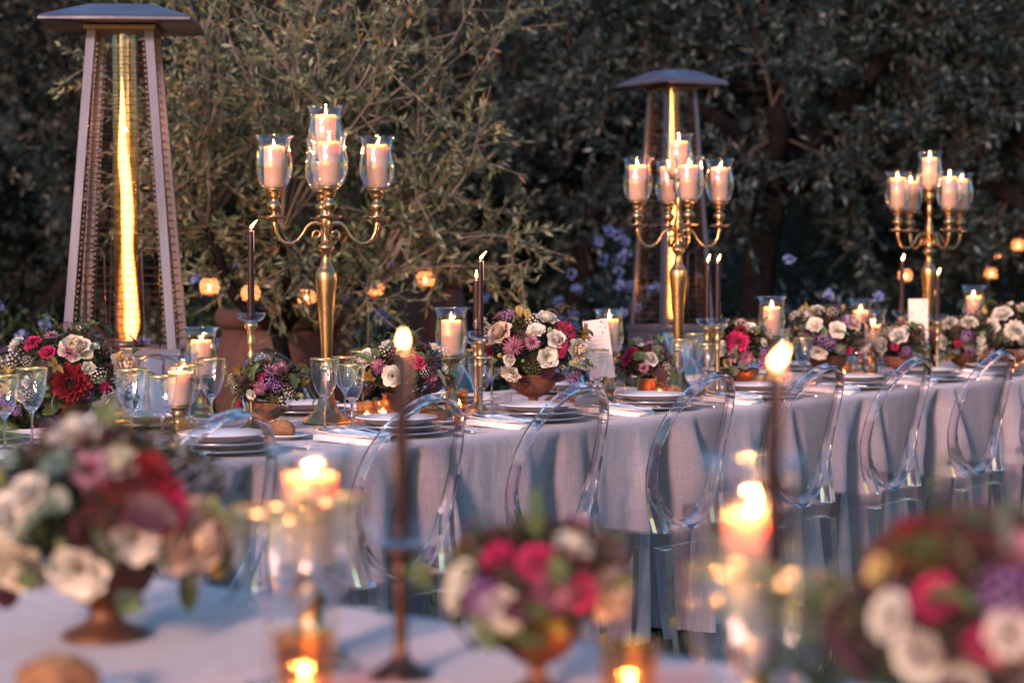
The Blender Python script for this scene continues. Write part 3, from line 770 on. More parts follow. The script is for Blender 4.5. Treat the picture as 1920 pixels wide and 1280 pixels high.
# ------------------------------------------------------------------ candelabra
def make_candelabra(rot):
    root = thing('candelabra', 'x', 'candelabra'); B = M['brass']
    b = MB(); b.add(*lathe([(0, 0), (.082, 0), (.084, .004), (.082, .010), (.074, .013), (.072, .020), (.060, .030), (.044, .044), (.034, .062), (.027, .085), (.0225, .115), (.020, .15), (.0195, .172)], 48)); b.obj('base', M['brass_dull'], root)
    b = MB(); b.add(*lathe([(.0195, .172), (.024, .178), (.024, .186), (.0185, .192), (.0175, .205), (.019, .24), (.0225, .30), (.0275, .37), (.0325, .43), (.0360, .475), (.0365, .498), (.033, .510), (.0265, .517), (.026, .521), (.020, .530), (.0155, .55), (.0145, .565), (.019, .574), (.0275, .583), (.029, .590), (.024, .598), (.0165, .605), (.0135, .62), (.0145, .645), (.0185, .66), (.020, .675), (.020, .70), (.017, .712), (.012, .725), (.010, .75), (.013, .765), (.015, .79), (.012, .80), (.012, .815), (.022, .83), (.024, .850), (.020, .862), (.022, .870), (.036, .877), (.038, .883), (0, .883)], 40)); b.obj('stem', B, root)
    for k in range(4):
        a = rot + k * PI / 2; d = Vector((math.cos(a), math.sin(a), 0)); arm = MB(); Z = Vector((0, 0, 1))
        ctl = [(.012, .660), (.020, .668), (.034, .672), (.052, .668), (.066, .655), (.078, .634), (.094, .614), (.115, .602), (.138, .603), (.156, .616), (.168, .638), (.173, .662), (.174, .682)]
        arm.add(*tube([d * r_ + Z * z for r_, z in ctl], [.009, .0085, .008, .0075, .0072, .0068, .0066, .0066, .0068, .007, .0078, .009, .010], 10))
        arm.add(*tube([d * (.030 + .016 * math.cos(q) * (1 - q / 9)) + Z * (.630 + .016 * math.sin(q) * (1 - q / 9)) for q in [x * .5 - 1.0 for x in range(12)]], .0055, 8))
        arm.obj('arm', B, root)
        T = Matrix.Translation(d * .174)
        c = MB(); c.add(*lathe([(0, .678), (.036, .683), (.043, .689), (.044, .692), (.040, .692), (.015, .690), (.012, .695), (.011, .702), (.020, .712), (.0255, .722), (.024, .733), (.014, .742), (.0145, .750), (.020, .756), (.021, .762), (.020, .768), (.024, .773), (.036, .778), (.037, .783), (0, .783)], 32), M=T); c.obj('candle_cup', B, root)
        g = inst('hurricane_glass', HG, root, (d.x * .174, d.y * .174, .784))
    inst('hurricane_glass', HG, root, (0, 0, .884))
    return root
cand_lab = [('tallest looking brass five light candelabra with white pillar candles beside the black taper', 'biggest candelabra'),
            ('middle brass five light candelabra standing in front of the farther heater', 'middle candelabra'),
            ('smallest brass five light candelabra at the right behind the menu card', 'smallest candelabra')]
for (px, py), rdeg, (l, nm), tilt in zip(((610, 793), (1268, 738), (1737, 703)), (9, 9, 20), cand_lab, (.4, 0, .3)):
    p = at(px + 3, py, TZ + .001); c = make_candelabra(R(rdeg)); c.location = p; c.scale = (.97, .97, .985); c['label'] = l; c['group'] = 'brass candelabras'
    pos = ['right', 'back', 'left', 'front']
    for k in range(4):
        a = R(rdeg) + k * PI / 2
        pillar('ivory pillar candle in the %s arm glass of the %s' % (pos[k], nm), p + Vector((math.cos(a) * .174 * .97, math.sin(a) * .174 * .97, .786 * .985)), .034, .140 + .006 * math.sin(k * 2 + px), FL0 if k % 2 else FL1, k, group='candles on the candelabras')
    pillar('ivory pillar candle in the top glass of the ' + nm, p + Vector((0, 0, .886 * .985)), .034, .140, FL0, group='candles on the candelabras')

# ------------------------------------------------------------------ hurricane lamps on short brass feet
def footed(label, loc, zg, kind=0, r_base=.052):
    """brass foot of height zg carrying a hurricane glass"""
    root = thing('hurricane_lamp', label, 'candle lamp', loc, 0, 'hurricane lamps on brass feet')
    k = zg / .22
    prof = [(0, 0), (r_base, 0), (r_base * 1.02, .005), (r_base * .9, .012), (.030, .022), (.022, .036), (.020, .055), (.026, .064), (.026, .070), (.019, .078), (.018, .11), (.021, .145), (.026, .155), (.026, .162), (.020, .170), (.022, .19), (.030, .205), (.045, .212), (.046, .218), (0, .22)]
    b = MB(); b.add(*lathe([(r, z * k) for r, z in prof], 32)); b.obj('foot', M['brass_dull'], root)
    inst('hurricane_glass', HG2, root, (0, 0, zg + .001))
    return root
hur = [  # px, base py, foot height, candle height, label tail
    ((336, 812), .085, .105, 'short front lamp beside the left blush bouquet', FL2),
    ((378, 788), .150, .118, 'taller back lamp of the left pair', FL1),
    ((846, 787), .215, .118, 'lamp behind the pink rose bouquet', FL0),
    ((1142, 757), .190, .125, 'lamp beside the tilted menu card', FL0),
    ((1446, 733), .225, .118, 'lamp between the red bouquet and the anemone bouquet', FL0),
    ((1636, 712), .150, .095, 'front lamp right of the anemone bouquet', FL1),
    ((1613, 700), .190, .105, 'back lamp right of the anemone bouquet', FL0),
    ((1824, 695), .250, .110, 'lamp above the bouquet right of the smallest candelabra', FL0)]
for (px, py), zg, ch, tail, fl in hur:
    p = at(px, py, TZ + .001); footed('glass lamp on brass foot, ' + tail, p, zg)
    pillar('pillar candle burning in the ' + tail, p + Vector((0, 0, zg + .003)), .0335, ch, fl, .2, group='candles in the hurricane lamps')

# ------------------------------------------------------------------ dark tapers on slim holders
def taper(label_h, label_c, loc, zb, L, fl, yaw=0, lean=0, watt=1, drip=True, fat=1.0, stem='brass_dull', fs=1.0):
    root = thing('taper_holder', label_h, 'candle holder', loc, 0, 'slim brass taper holders')
    k = (zb - .012)
    pr = [(0, 0), (.040, 0), (.041, .003), (.030, .010), (.014, .022), (.009, .036), (.008, .06), (.0088, k * .45), (.0085, k * .62), (.011, k * .66), (.0135, k * .69), (.010, k * .715), (.0085, k * .74), (.0125, k * .79), (.015, k * .82), (.012, k * .85), (.013, k * .92), (.020, k * .96), (.021, k), (0, k)]
    b = MB(); b.add(*lathe(pr, 28)); b.obj('stem', M[stem], root)
    b = MB(); b.add(*lathe([(.012, 0), (.026, .003), (.038, .010), (.045, .020), (.0475, .030)], 36)); b.add(*tube([(.0475 * math.cos(2 * PI * i / 36), .0475 * math.sin(2 * PI * i / 36), .030) for i in range(36)], .001, 5, closed=True))
    b.obj('drip_dish', M['glass'], root, loc=(0, 0, k))
    c = thing('taper_candle', label_c, 'candle', (loc[0], loc[1], loc[2] + zb), 0, 'dark plum taper candles'); c.rotation_euler = (0, lean, 0); c.scale = (fat, fat, 1)
    b = MB(); b.add(*lathe([(0, 0), (.0112, 0), (.0114, .004), (.0108, L * .4), (.0096, L * .85), (.0088, L - .006), (.006, L - .001), (0, L - .003)], 20)); b.obj('wax_body', M['wax_dark'], c)
    if drip:
        b = MB(); rr = .0095
        b.add(*tube([(rr, -.002, L - .002), (rr + .0012, -.002, L - .03), (rr + .0006, -.002, L - .06), (rr + .0018, -.002, L - .068)], [.0016, .0018, .0013, .0022], 6)); b.add(*tube([(rr + .001, 0, L * .55), (rr + .002, 0, L * .55 - .012)], [.001, .002], 6)); b.obj('wax_drip', M['wax_drip'], c)
    inst('wick', WICK, c, (0, 0, L - .003)); flame_at(c, (.001, 0, L + .004), fl, yaw, watt, fs)
    return root
def zat(px_y, p):          # height above the table of a picture row at the distance of p
    return ZC - (px_y - 487) * p.y / FPX * .999 - TZ
for px, py, yb_, yt, lab, fl, drip in [
    (472, 803, 598, 432, 'left of the biggest candelabra', FL2, True),
    (901, 783, 632, 489, 'in front of the big white and pink bouquet', FL2, True),
    (893, 768, 640, 524, 'shorter one behind the biggest sharp bouquet taper', FL0, False),
    (1326, 742, 607, 492, 'left of the pair by the middle candelabra', FL1, False),
    (1345, 745, 606, 492, 'right of the pair by the middle candelabra', FL1, False),
    (1690, 706, 590, 490, 'left of the second menu card', FL1, False),
    (1757, 712, 598, 516, 'right of the smallest candelabra stem', FL1, False)]:
    p = at(px, py, TZ + .001)
    zb = zat(yb_, p); L = zat(yt, p) - zb
    taper('slim brass candle holder, ' + lab, 'dark plum taper candle, ' + lab, p, zb, L, fl, 0, 0, .8, drip)

# ------------------------------------------------------------------ tealights in ribbed amber glass
def make_tealight():
    root = thing('tealight_glass', 'x', 'tealight')
    b = MB(); b.add(*lathe([(0, .004), (.026, .004), (.029, .008), (.0315, .03), (.034, .078), (.0345, .080)], 36, rib=lambda a, z: .035 * math.cos(a * 18))); b.obj('ribbed_cup', M['glass_amber'], root)
    b = MB(); b.add(*lathe([(0, .006), (.021, .006), (.021, .020), (0, .020)], 24)); b.obj('wax_body', M['wax'], root)
    inst('wick', WICK, root, (0, 0, .018)); flame_at(root, (0, 0, .024), FL0, 0, .7, .75)
    return root
tl = Proto(make_tealight())
def tealight(px, py, label, s=1.0): 
    p = at(px, py, TZ + .001); return tl.put('amber ribbed tealight glass ' + label, p, px * .01, 'amber tealight glasses', scale=s)
for px, py, l in [(688, 796, 'right of the biggest candelabra base'), (718, 790, 'under the pink rose bouquet'), (860, 772, 'glowing orange behind the brass foot'),
                  (1062, 768, 'seen through the clear chair back'), (1425, 742, 'behind the blurred flame at the right'), (1236, 752, 'under the small magenta bouquet'),
                  (1582, 712, 'under the white anemone bouquet'), (1706, 706, 'at the foot of the second menu card'), (1848, 692, 'behind the last clear chair backs'), (1905, 690, 'at the right edge')]:
    tealight(px, py, l)

# ================================================================== tableware
def make_wine(h=.215, rr=.045):
    root = thing('wine_glass', 'x', 'wine glass')
    zb = h * .42
    pr = [(.0205, zb + .0155), (.031, zb + .035), (rr * .86, zb + .062), (rr * .97, h - .02), (rr, h - .004)]
    b = MB(); b.add(*lathe([(0, .0006), (.034, .0006), (.034, .0018), (.030, .003), (.012, .0045), (.005, .007), (.0038, .014), (.0032, .03), (.0030, zb * .8), (.0048, zb * .95), (.010, zb + .004), (.020, zb + .015), (.017, zb + .017), (.008, zb + .010), (0, zb + .008)], 24)); b.obj('stem', M['acrylic'], root)
    b = MB(); b.add(*lathe(pr, 36, rib=lambda a, z: .022 * math.cos(a * 10) * max(0, 1 - abs(z - (zb + .04)) / .05) if z > zb else 0)); b.obj('bowl', M['glass_cut'], root)
    b = MB(); b.add(*lathe([(rr * .998, h - .006), (rr * 1.006, h - .0055), (rr * 1.006, h), (rr * .998, h)], 36)); b.obj('gold_rim', M['gold_rim'], root)
    return root
wg1, wg2 = Proto(make_wine(.228, .047)), Proto(make_wine(.212, .043))
def make_tumbler():
    root = thing('water_tumbler', 'x', 'tumbler')
    b = MB(); b.add(*lathe([(0, .003), (.026, .003), (.029, .001), (.031, .006), (.036, .04), (.040, .078)], 32)); b.add(*lathe([(0, .012), (.028, .012), (.030, .014)], 32)); b.obj('cup', M['glass_dark'], root)
    b = MB(); b.add(*tube([(.040 * math.cos(2 * PI * i / 32), .040 * math.sin(2 * PI * i / 32), .0785) for i in range(32)], .0009, 5, closed=True)); b.obj('rim', M['glass_cut'], root)
    return root
tb = Proto(make_tumbler())
def plate_mesh(name, r, h, well, m, th=.004):
    pr = [(0, 0), (well * .8, 0), (well * .84, -.0), (well, .004), (r * .97, h - .001), (r, h), (r * .998, h + .002), (r * .96, h + .003), (well, th + .004), (well * .9, th), (0, th)]
    return MB().add(*lathe(pr, 56)).mesh(name, m)
PM = {'charger': plate_mesh('charger', .160, .014, .105, M['grey_china']), 'dinner': plate_mesh('dinner_plate', .140, .018, .09, M['grey_china']),
      'soup': plate_mesh('top_plate', .128, .022, .080, M['white_china']), 'side': plate_mesh('side_plate', .085, .013, .055, M['white_china'])}
rimm = MB().add(*tube([(.1597 * math.cos(2 * PI * i / 56), .1597 * math.sin(2 * PI * i / 56), .0165) for i in range(56)], .0013, 5, closed=True)).mesh('silver_rim', M['steel'])
rimm2 = MB().add(*tube([(.1397 * math.cos(2 * PI * i / 56), .1397 * math.sin(2 * PI * i / 56), .0205) for i in range(56)], .0014, 5, closed=True)).mesh('silver_rim', M['steel'])
def plate(kind, label, loc, group):
    root = inst({'charger': 'charger_plate', 'dinner': 'dinner_plate', 'soup': 'soup_plate', 'side': 'bread_plate'}[kind], PM[kind], None, loc)
    tag(root, label, 'plate', group)
    if kind == 'charger': inst('silver_rim', rimm, root)
    if kind == 'dinner': inst('silver_rim', rimm2, root)
    return root
def cutlery_mesh(kind):
    m = MB(); n = 14; v = []; f = []
    if kind == 'knife':
        prof = [(-.115, .0045, .003), (-.11, .007, .004), (-.06, .0055, .0035), (-.01, .0045, .003), (0, .0045, .0022), (.015, .0085, .0016), (.07, .0095, .0012), (.10, .0075, .001), (.118, .001, .0008)]
    elif kind == 'spoon':
        prof = [(-.10, .006, .002), (-.09, .007, .002), (-.03, .0035, .0018), (.03, .003, .002), (.045, .004, .002), (.055, .013, .002), (.07, .019, .002), (.09, .018, .0018), (.105, .008, .0015), (.108, .001, .001)]
    else:
        prof = [(-.105, .006, .0018), (-.095, .0075, .002), (-.03, .0035, .0018), (.03, .003, .002), (.045, .006, .002), (.055, .0115, .0018), (.065, .0125, .0016), (.068, .0125, .0016)]
    def zc(y): return .005 + .008 * ((y / .11) ** 2) * (1 if kind != 'knife' else 0) + (.006 * math.sin(max(0, (y - .03)) / .075 * PI) * -1 if kind != 'knife' and y > .03 else 0)
    for y, hw, th in prof:
        z = max(.0025, zc(y))
        v += [(-hw, y, z - th * .4), (hw, y, z - th * .4), (hw * .8, y, z + th), (-hw * .8, y, z + th)]
    for i in range(len(prof) - 1):
        for k in range(4): f.append((i * 4 + k, i * 4 + (k + 1) % 4, (i + 1) * 4 + (k + 1) % 4, (i + 1) * 4 + k))
    f.append((3, 2, 1, 0)); b = (len(prof) - 1) * 4; f.append((b, b + 1, b + 2, b + 3)); m.add(v, f)
    if kind == 'fork':
        for k in range(4):
            x = -.0105 + k * .007; pts = []
            m.add(*sweep([Vector((x, .067, max(.0025, zc(.067)))), Vector((x * 1.02, .085, .003)), Vector((x, .105, .007))], [(Vector((1, 0, 0)), Vector((0, 0, 1)))] * 3, [(.0021, .0012), (.0018, .0011), (.0009, .0008)]))
    return m.mesh(kind, M['steel'], smooth=True)
CM = {k: cutlery_mesh(k) for k in ('fork', 'knife', 'spoon')}
for k in CM: CM[k].set_sharp_from_angle(angle=R(40))
def napkin_mesh():
    m = MB(); nx, ny = 12, 16; 
    for lay in range(3):
        v = []; f = []
        for j in range(ny + 1):
            for i in range(nx + 1):
                x = (-.5 + i / nx) * (.125 - lay * .004); y = (-.5 + j / ny) * (.22 - lay * .01); z = .002 + lay * .0035 + .0022 * noise.noise(Vector((x * 20, y * 18, lay))) + (.003 if lay == 2 and i in (0, nx) else 0)
                v.append((x, y, z))
        for j in range(ny):
            for i in range(nx): a = j * (nx + 1) + i; f.append((a, a + 1, a + nx + 2, a + nx + 1))
        m.add(v, f)
    # side walls of the fold
    m.add(*box(-.060, .060, -.106, .106, .0008, .0075))
    return m.mesh('napkin', M['linen2'])
NM = napkin_mesh()
def bread_mesh(seed):
    v, f = ico(1, 3); o = []
    for p in v:
        k = 1 + .16 * noise.noise(p * 1.6 + Vector((seed, 0, 0))) + .05 * noise.noise(p * 5 + Vector((0, seed, 0)))
        z = p.z * .032 * k; z = max(z, -.018); o.append((p.x * .052 * k, p.y * .042 * k, z + .018))
    return MB().add(o, f).mesh('crust', M['bread'])
BM = [bread_mesh(s) for s in (1, 5, 9)]
def seeds(seed):
    r = random.Random(seed); m = MB(); sv, sf = ico(.0022, 0)
    for _ in range(90):
        a = r.uniform(0, 6.28); q = r.uniform(0, .75); x = .050 * q * math.cos(a); y = .040 * q * math.sin(a); z = .018 + .033 * math.sqrt(max(0, 1 - q * q)); m.add([(p.x * 1.3 + x, p.y + y, p.z + z) for p in sv], sf)
    return m.mesh('seeds', M['seed'])
SM = [seeds(1), seeds(2)]
nr = [2.98, 3.80, 4.517, 5.215, 5.879, 6.60, 7.34, 8.02, 8.60, 9.3]
pl = ['at the left edge', 'before the leftmost glass lamps', 'in front of the pink rose bouquet', 'before the biggest sharp bouquet', 'in front of the middle candelabra',
      'before the crimson peony bouquet', 'in front of the white anemone bouquet', 'before the second menu card', 'before the white and violet bouquet', 'at the right edge']
def at_tw(t, wv, z): return P(t, wv, z)
for i, (t, l) in enumerate(zip(nr, pl)):
    if i in (0, 9): pass
    j = .01 * math.sin(i * 3.1)
    plate('charger', 'grey charger plate on the near side ' + l, P(t, -4.115, TZ + .0025), 'charger plates')
    plate('dinner', 'lilac grey dinner plate on the charger ' + l, P(t + j, -4.112, TZ + .017), 'dinner plates')
    plate('soup', 'white top plate on the near side ' + l, P(t - j, -4.115, TZ + .036), 'white top plates')
    n_ = inst('napkin', NM, None, P(t - .245, -4.07, TZ + .001), (R(3), 0, RZ + R(6 + 5 * math.sin(i))), (1, .92, 2.4)); tag(n_, 'folded white napkin with forks on it ' + l, 'napkin', 'white napkins')
    for q, nm in enumerate(('outer', 'middle', 'inner')):
        # forks lie on the napkin, tines towards the table centre
        o = inst('fork', CM['fork'], None, P(t - .285 + .036 * q, -4.05 + .012 * q, TZ + .031), (R(6), 0, RZ + R(9 - 6 * q + 2 * math.sin(i + q)))); tag(o, '%s fork lying on the napkin %s' % (nm, l), 'fork', 'forks')
    o = inst('knife', CM['knife'], None, P(t + .195, -4.08, TZ + .002), (0, 0, RZ + R(-3))); tag(o, 'knife lying right of the plates ' + l, 'knife', 'knives')
    o = inst('spoon', CM['spoon'], None, P(t + .222, -4.06, TZ + .002), (0, 0, RZ + R(-4))); tag(o, 'spoon lying right of the plates ' + l, 'spoon', 'spoons')
    sp = P(t - .30, -4.30, TZ + .002); plate('side', 'small white bread plate ' + l, sp, 'bread plates')
    br = inst('bread_roll', BM[i % 3], None, sp + Vector((-.012, 0, .008)), (0, 0, i * 1.3)); tag(br, 'seeded brown bread roll on the small plate ' + l, 'bread roll', 'bread rolls'); s_ = inst('seeds', SM[i % 2], br); s_['kind'] = 'stuff'
    # wine glasses in pairs and a tumbler
    wg1.put('taller gold rimmed wine glass ' + l, P(t + (.02 if i == 2 else -.055), -4.44, TZ + .001), i, 'tall wine glasses')
    wg2.put('shorter gold rimmed wine glass ' + l, P(t + (.035 if i == 2 else -.03), -4.335, TZ + .001), i, 'short wine glasses')
    if i != 2: tb.put('clear water tumbler near the plates ' + l, P(t + .11, -4.36, TZ + .001), i, 'water tumblers')
fr = [(3.55, 'opposite the left blush bouquet'), (4.25, 'behind the small plum bouquet'), (4.95, 'behind the biggest candelabra base'), (5.65, 'behind the big white and pink bouquet'), (6.35, 'behind the tilted menu card'),
      (7.0, 'behind the middle candelabra base'), (7.7, 'behind the red bouquet'), (8.4, 'behind the white anemone bouquet'), (9.1, 'behind the smallest candelabra')]
for i, (t, l) in enumerate(fr):
    plate('charger', 'grey charger plate on the far side ' + l, P(t, -4.95, TZ + .0025), 'charger plates')
    plate('soup', 'white plate on the far side ' + l, P(t, -4.95, TZ + .0195), 'white top plates')
    wg1.put('gold rimmed wine glass on the far side ' + l, P(t + .06, -4.72, TZ + .001), i, 'tall wine glasses')
    wg2.put('second smaller wine glass on the far side ' + l, P(t - .05, -4.70, TZ + .001), i, 'short wine glasses')
    n_ = inst('napkin', NM, None, P(t + .24, -4.98, TZ + .002), (0, 0, RZ + R(4))); tag(n_, 'white folded napkin on the far side ' + l, 'napkin', 'white napkins')

# menu cards
def menu(label, loc, rz, lean, wdt=.10, h=.20):
    root = thing('menu_card', label, 'menu card', loc); root.rotation_euler = (lean[0], lean[1], rz)
    b = MB(); b.add(*box(-wdt / 2, wdt / 2, -.0008, .0008, 0, h)); b.obj('card', M['card'], root, smooth=False)
    b = MB(); r = random.Random(3)
    for k in range(9):     # autumn leaf border at the upper right and lower left
        x = wdt / 2 - .006 - r.uniform(0, .03); z = h - .006 - r.uniform(0, .05) if k < 6 else r.uniform(.01, .05)
        if k >= 6: x = -x
        a = r.uniform(0, 3); s = r.uniform(.004, .009); q = [(x + s * math.cos(a), -.0014, z + s * math.sin(a)), (x - s * .35 * math.sin(a), -.0014, z + s * .35 * math.cos(a)), (x - s * math.cos(a), -.0014, z - s * math.sin(a)), (x + s * .35 * math.sin(a), -.0014, z - s * .35 * math.cos(a))]
        b.add(q, [(0, 1, 2, 3)])
    b.obj('leaf_print', M['leaf_print'], root, smooth=False)
    b = MB()
    for k in range(7):
        hw = r.uniform(.012, .026) * (wdt / .1); z = h * .72 - k * .016; x = -hw
        while x < hw: L_ = r.uniform(.003, .007); b.add([(x, -.0013, z), (min(hw, x + L_), -.0013, z), (min(hw, x + L_), -.0013, z + .0022), (x, -.0013, z + .0022)], [(0, 1, 2, 3)]); x += L_ + .002
    b.obj('printed_text', M['ink'], root, smooth=False)
    b = MB(); b.add(*lathe([(0, 0), (.02, 0), (.02, .006), (.004, .010), (0, .010)], 16)); o = b.obj('stand', M['brass_dull'], root, loc=(0, .006, -.001))
p = at(1120, 756, TZ + .001)
pc = at(1130, 760, TZ + .001)
menu('tilted white menu card with printed leaves beside the pillar candle', Vector((pc.x, pc.y, TZ + .10)), R(8), (R(-4), R(-7)), .095, .22)
st = thing('card_stand', 'slim brass card stand holding up the tilted menu card', 'card stand', pc); b = MB(); b.add(*lathe([(0, 0), (.03, 0), (.03, .004), (.005, .010), (.003, .02), (.003, .10), (0, .10)], 16)); b.obj('stem', M['brass_dull'], st)
p = at(1722, 706, TZ + .001)
menu('upright white menu card in front of the smallest candelabra', Vector((p.x, p.y, TZ + .09)), R(4), (R(-3), 0), .092, .27)
st = thing('card_stand', 'slim brass card stand under the upright menu card', 'card stand', p); b = MB(); b.add(*lathe([(0, 0), (.03, 0), (.03, .004), (.005, .010), (.003, .02), (.003, .09), (0, .09)], 16)); b.obj('stem', M['brass_dull'], st)

# hanging glass votives strung from the trees
def make_votive():
    root = thing('hanging_votive', 'x', 'hanging votive')
    b = MB(); b.add(*lathe([(0, -.042), (.018, -.040), (.034, -.028), (.043, -.008), (.044, .008), (.038, .024), (.030, .034), (.029, .038)], 28)); b.obj('glass_globe', M['pink_jar'], root)
    b = MB(); b.add(*lathe([(0, -.038), (.019, -.036), (.020, -.018), (0, -.018)], 20)); b.obj('wax_body', M['wax'], root)
    flame_at(root, (0, 0, -.012), FL0, 0, .45, .7)
    b = MB(); b.add(*tube([(-.028, 0, .036), (0, 0, .10), (.028, 0, .036)], .0006, 4)); b.add(*tube([(0, 0, .10), (.004, 0, 1.6)], .0006, 4)); b.obj('string', M['string'], root)
    return root
vt = Proto(make_votive())
for k, (px, py, D, l) in enumerate([(393, 538, 8.7, 'right beside the left heater leg'), (470, 550, 8.9, 'half hidden by the dark taper candle'), (575, 558, 9.0, 'just left of the biggest candelabra stem'), (703, 542, 9.4, 'right of the biggest candelabra stem'),
                      (797, 524, 9.3, 'rightmost of the left five'), (1697, 517, 12.0, 'glowing left of the smallest candelabra'), (1858, 513, 13.0, 'above the lamp at the right'), (1908, 460, 12.6, 'at the right edge above the others'), (1872, 480, 13.5, 'between the two rightmost votives')]):
    z = ZC + (487 - py) * D / FPX; x = (px - 960) * D / FPX
    vt.put('small round glass votive hanging from the tree ' + l, (x, D, z), 0, 'hanging glass votives', scale=.6 if k == 8 else 1.0)

# ================================================================== flowers
def petal(mb, yaw, r0, z0, L, W, p0, p1, cup=.25, ns=4, ntt=3, mi=0, tipw=.75, ruff=0, rr=random):
    """a curved petal: pitch goes from p0 to p1 degrees along its length"""
    v = []; f = []; x = r0; z = z0; ds = L / ns; ph = rr.uniform(0, 6.28)
    cy, sy = math.cos(yaw), math.sin(yaw)
    for i in range(ns + 1):
        s = i / ns; pit = R(p0 + (p1 - p0) * s)
        if i: x += ds * math.cos(pit); z += ds * math.sin(pit)
        w_ = W * (math.sin(PI * min(1, .12 + s * tipw)) ** .8)
        if i == ns: w_ *= .62
        for j in range(ntt):
            t = -1 + 2 * j / (ntt - 1); c = cup * W * t * t
            rf = ruff * W * math.sin(t * 5 + ph + s * 4) * s
            xx = x - c * math.sin(pit) + rf * -math.sin(pit); zz = z + c * math.cos(pit) + rf * math.cos(pit); yy = t * w_
            v.append((xx * cy - yy * sy, xx * sy + yy * cy, zz))
    for i in range(ns):
        for j in range(ntt - 1): a = i * ntt + j; f.append((a, a + 1, a + ntt + 1, a + ntt))
    mb.add(v, f, mi)
def rose_mesh(col, seed=0, open_=1.0, name='rose'):
    rr = random.Random(seed); m = MB()
    rings = [(3, .05, .75, .26, 92, 100, .5), (4, .10, .72, .34, 88, 92, .5), (5, .16, .70, .42, 82, 78, .45), (6, .20, .74, .48, 70, 58, .4), (7, .22, .86, .52, 55, 25, .3), (7, .22, .98, .54, 38, -12, .25)]
    for k, (n, r0, L, W, p0, p1, cup) in enumerate(rings):
        for i in range(n):
            y = 2 * PI * i / n + k * .7 + rr.uniform(-.15, .15); q = 1 if k < 3 else open_
            petal(m, y, r0, -.15 - .05 * k, L * rr.uniform(.94, 1.06), W, p0 + (1 - q) * 20 + rr.uniform(-4, 4), p1 + (1 - q) * 35 + rr.uniform(-6, 6), cup, 5, 4 if k > 2 else 3, ruff=.05 * k / 5, rr=rr)
    return m.mesh(name, petalm('petal ' + name, col))
def lis_mesh(col, cen, seed=0, name='lisianthus', dark=None, n=8):
    rr = random.Random(seed); m = MB()
    for k, (nn, L, p0, p1, W) in enumerate([(n, 1.12, 50, 4, .52), (n - 1, .98, 62, 22, .48), (5, .75, 74, 45, .40)]):
        for i in range(nn): petal(m, 2 * PI * i / nn + k * .4 + rr.uniform(-.1, .1), .06, -.35 + .02 * k, L * rr.uniform(.92, 1.06), W, p0 + rr.uniform(-5, 5), p1 + rr.uniform(-8, 8), .22, 6, 5, ruff=.13, rr=rr)
    v, f = ico(.16, 1); m.add([(p.x, p.y, p.z * .8 - .12) for p in v], f, 1)
    sv, sf = ico(.03, 0)
    for i in range(22):
        a = i * 2.4; r_ = .10 + .12 * (i % 3) / 2; m.add([(p.x + r_ * math.cos(a), p.y + r_ * math.sin(a), p.z - .02) for p in sv], sf, 2)
    return m.mesh(name, [petalm('petal ' + name, col), pbr('flower eye ' + name, cen, rough=.8), pbr('stamens ' + name, dark or (.45, .30, .05), rough=.8)])
def dahlia_mesh(col, seed=0, name='dahlia', ruff=.16):
    rr = random.Random(seed); m = MB()
    for k in range(7):
        n = 6 + k * 2; s = k / 6
        for i in range(n): petal(m, 2 * PI * i / n + k * .5 + rr.uniform(-.15, .15), .05 + .05 * k, -.10 - .05 * k, .48 + .45 * s + rr.uniform(-.06, .06), .20 + .08 * s, 84 - 62 * s + rr.uniform(-8, 8), 78 - 95 * s + rr.uniform(-10, 10), .35, 4, 3, tipw=.8, ruff=ruff, rr=rr)
    return m.mesh(name, petalm('petal ' + name, col, mul(col, .5), trans=.15))
def mum_mesh(col, tip, seed=0, name='chrysanthemum'):
    rr = random.Random(seed); m = MB()
    for k, (n, p, L) in enumerate([(20, 8, 1.0), (18, 28, .9), (14, 50, .7), (10, 70, .5)]):
        for i in range(n): petal(m, 2 * PI * i / n + k * .3 + rr.uniform(-.08, .08), .08, 0, L * rr.uniform(.85, 1.1), .085, p + rr.uniform(-8, 8), p + 8 + rr.uniform(-12, 12), .3, 2, 3, mi=0 if k < 2 else 1, rr=rr)
    return m.mesh(name, [petalm('petal ' + name, col), petalm('inner petal ' + name, tip)])
def cluster_mesh(col, seed=0, n=60, r=.075, name='berry_cluster', flower=False):
    rr = random.Random(seed); m = MB(); sv, sf = ico(1, 0)
    for i in range(n):
        a = i * 2.39996; h = 1 - 1.15 * (i + .5) / n; q = math.sqrt(max(0, 1 - h * h)); k = rr.uniform(.8, 1.05); c = Vector((q * math.cos(a), q * math.sin(a), h * .8)) * k
        if flower:
            mm = Vector((0, 0, 1)).rotation_difference(c.normalized()).to_matrix()
            for j in range(5):
                b = 2 * PI * j / 5; t1 = mm @ Vector((math.cos(b - .5) * r * .8, math.sin(b - .5) * r * .8, .01)); t2 = mm @ Vector((math.cos(b) * r * 1.5, math.sin(b) * r * 1.5, .03)); t3 = mm @ Vector((math.cos(b + .5) * r * .8, math.sin(b + .5) * r * .8, .01)); m.add([c, c + t1, c + t2, c + t3], [(0, 1, 2, 3)], 0)
        else: m.add([p * r * rr.uniform(.7, 1.2) + c for p in sv], sf, 0)
        if i % 4 == 0: m.add(*tube([c * .1 + Vector((0, 0, -.4)), c * .95], .012, 3, caps=False), mi=1)
    return m.mesh(name, [leafm('cluster ' + name, [(0, mul(col, .55)), (.6, col), (1, mul(col, 1.7))], trans=.05 if not flower else .2, rough=.4), M['stemgreen']])
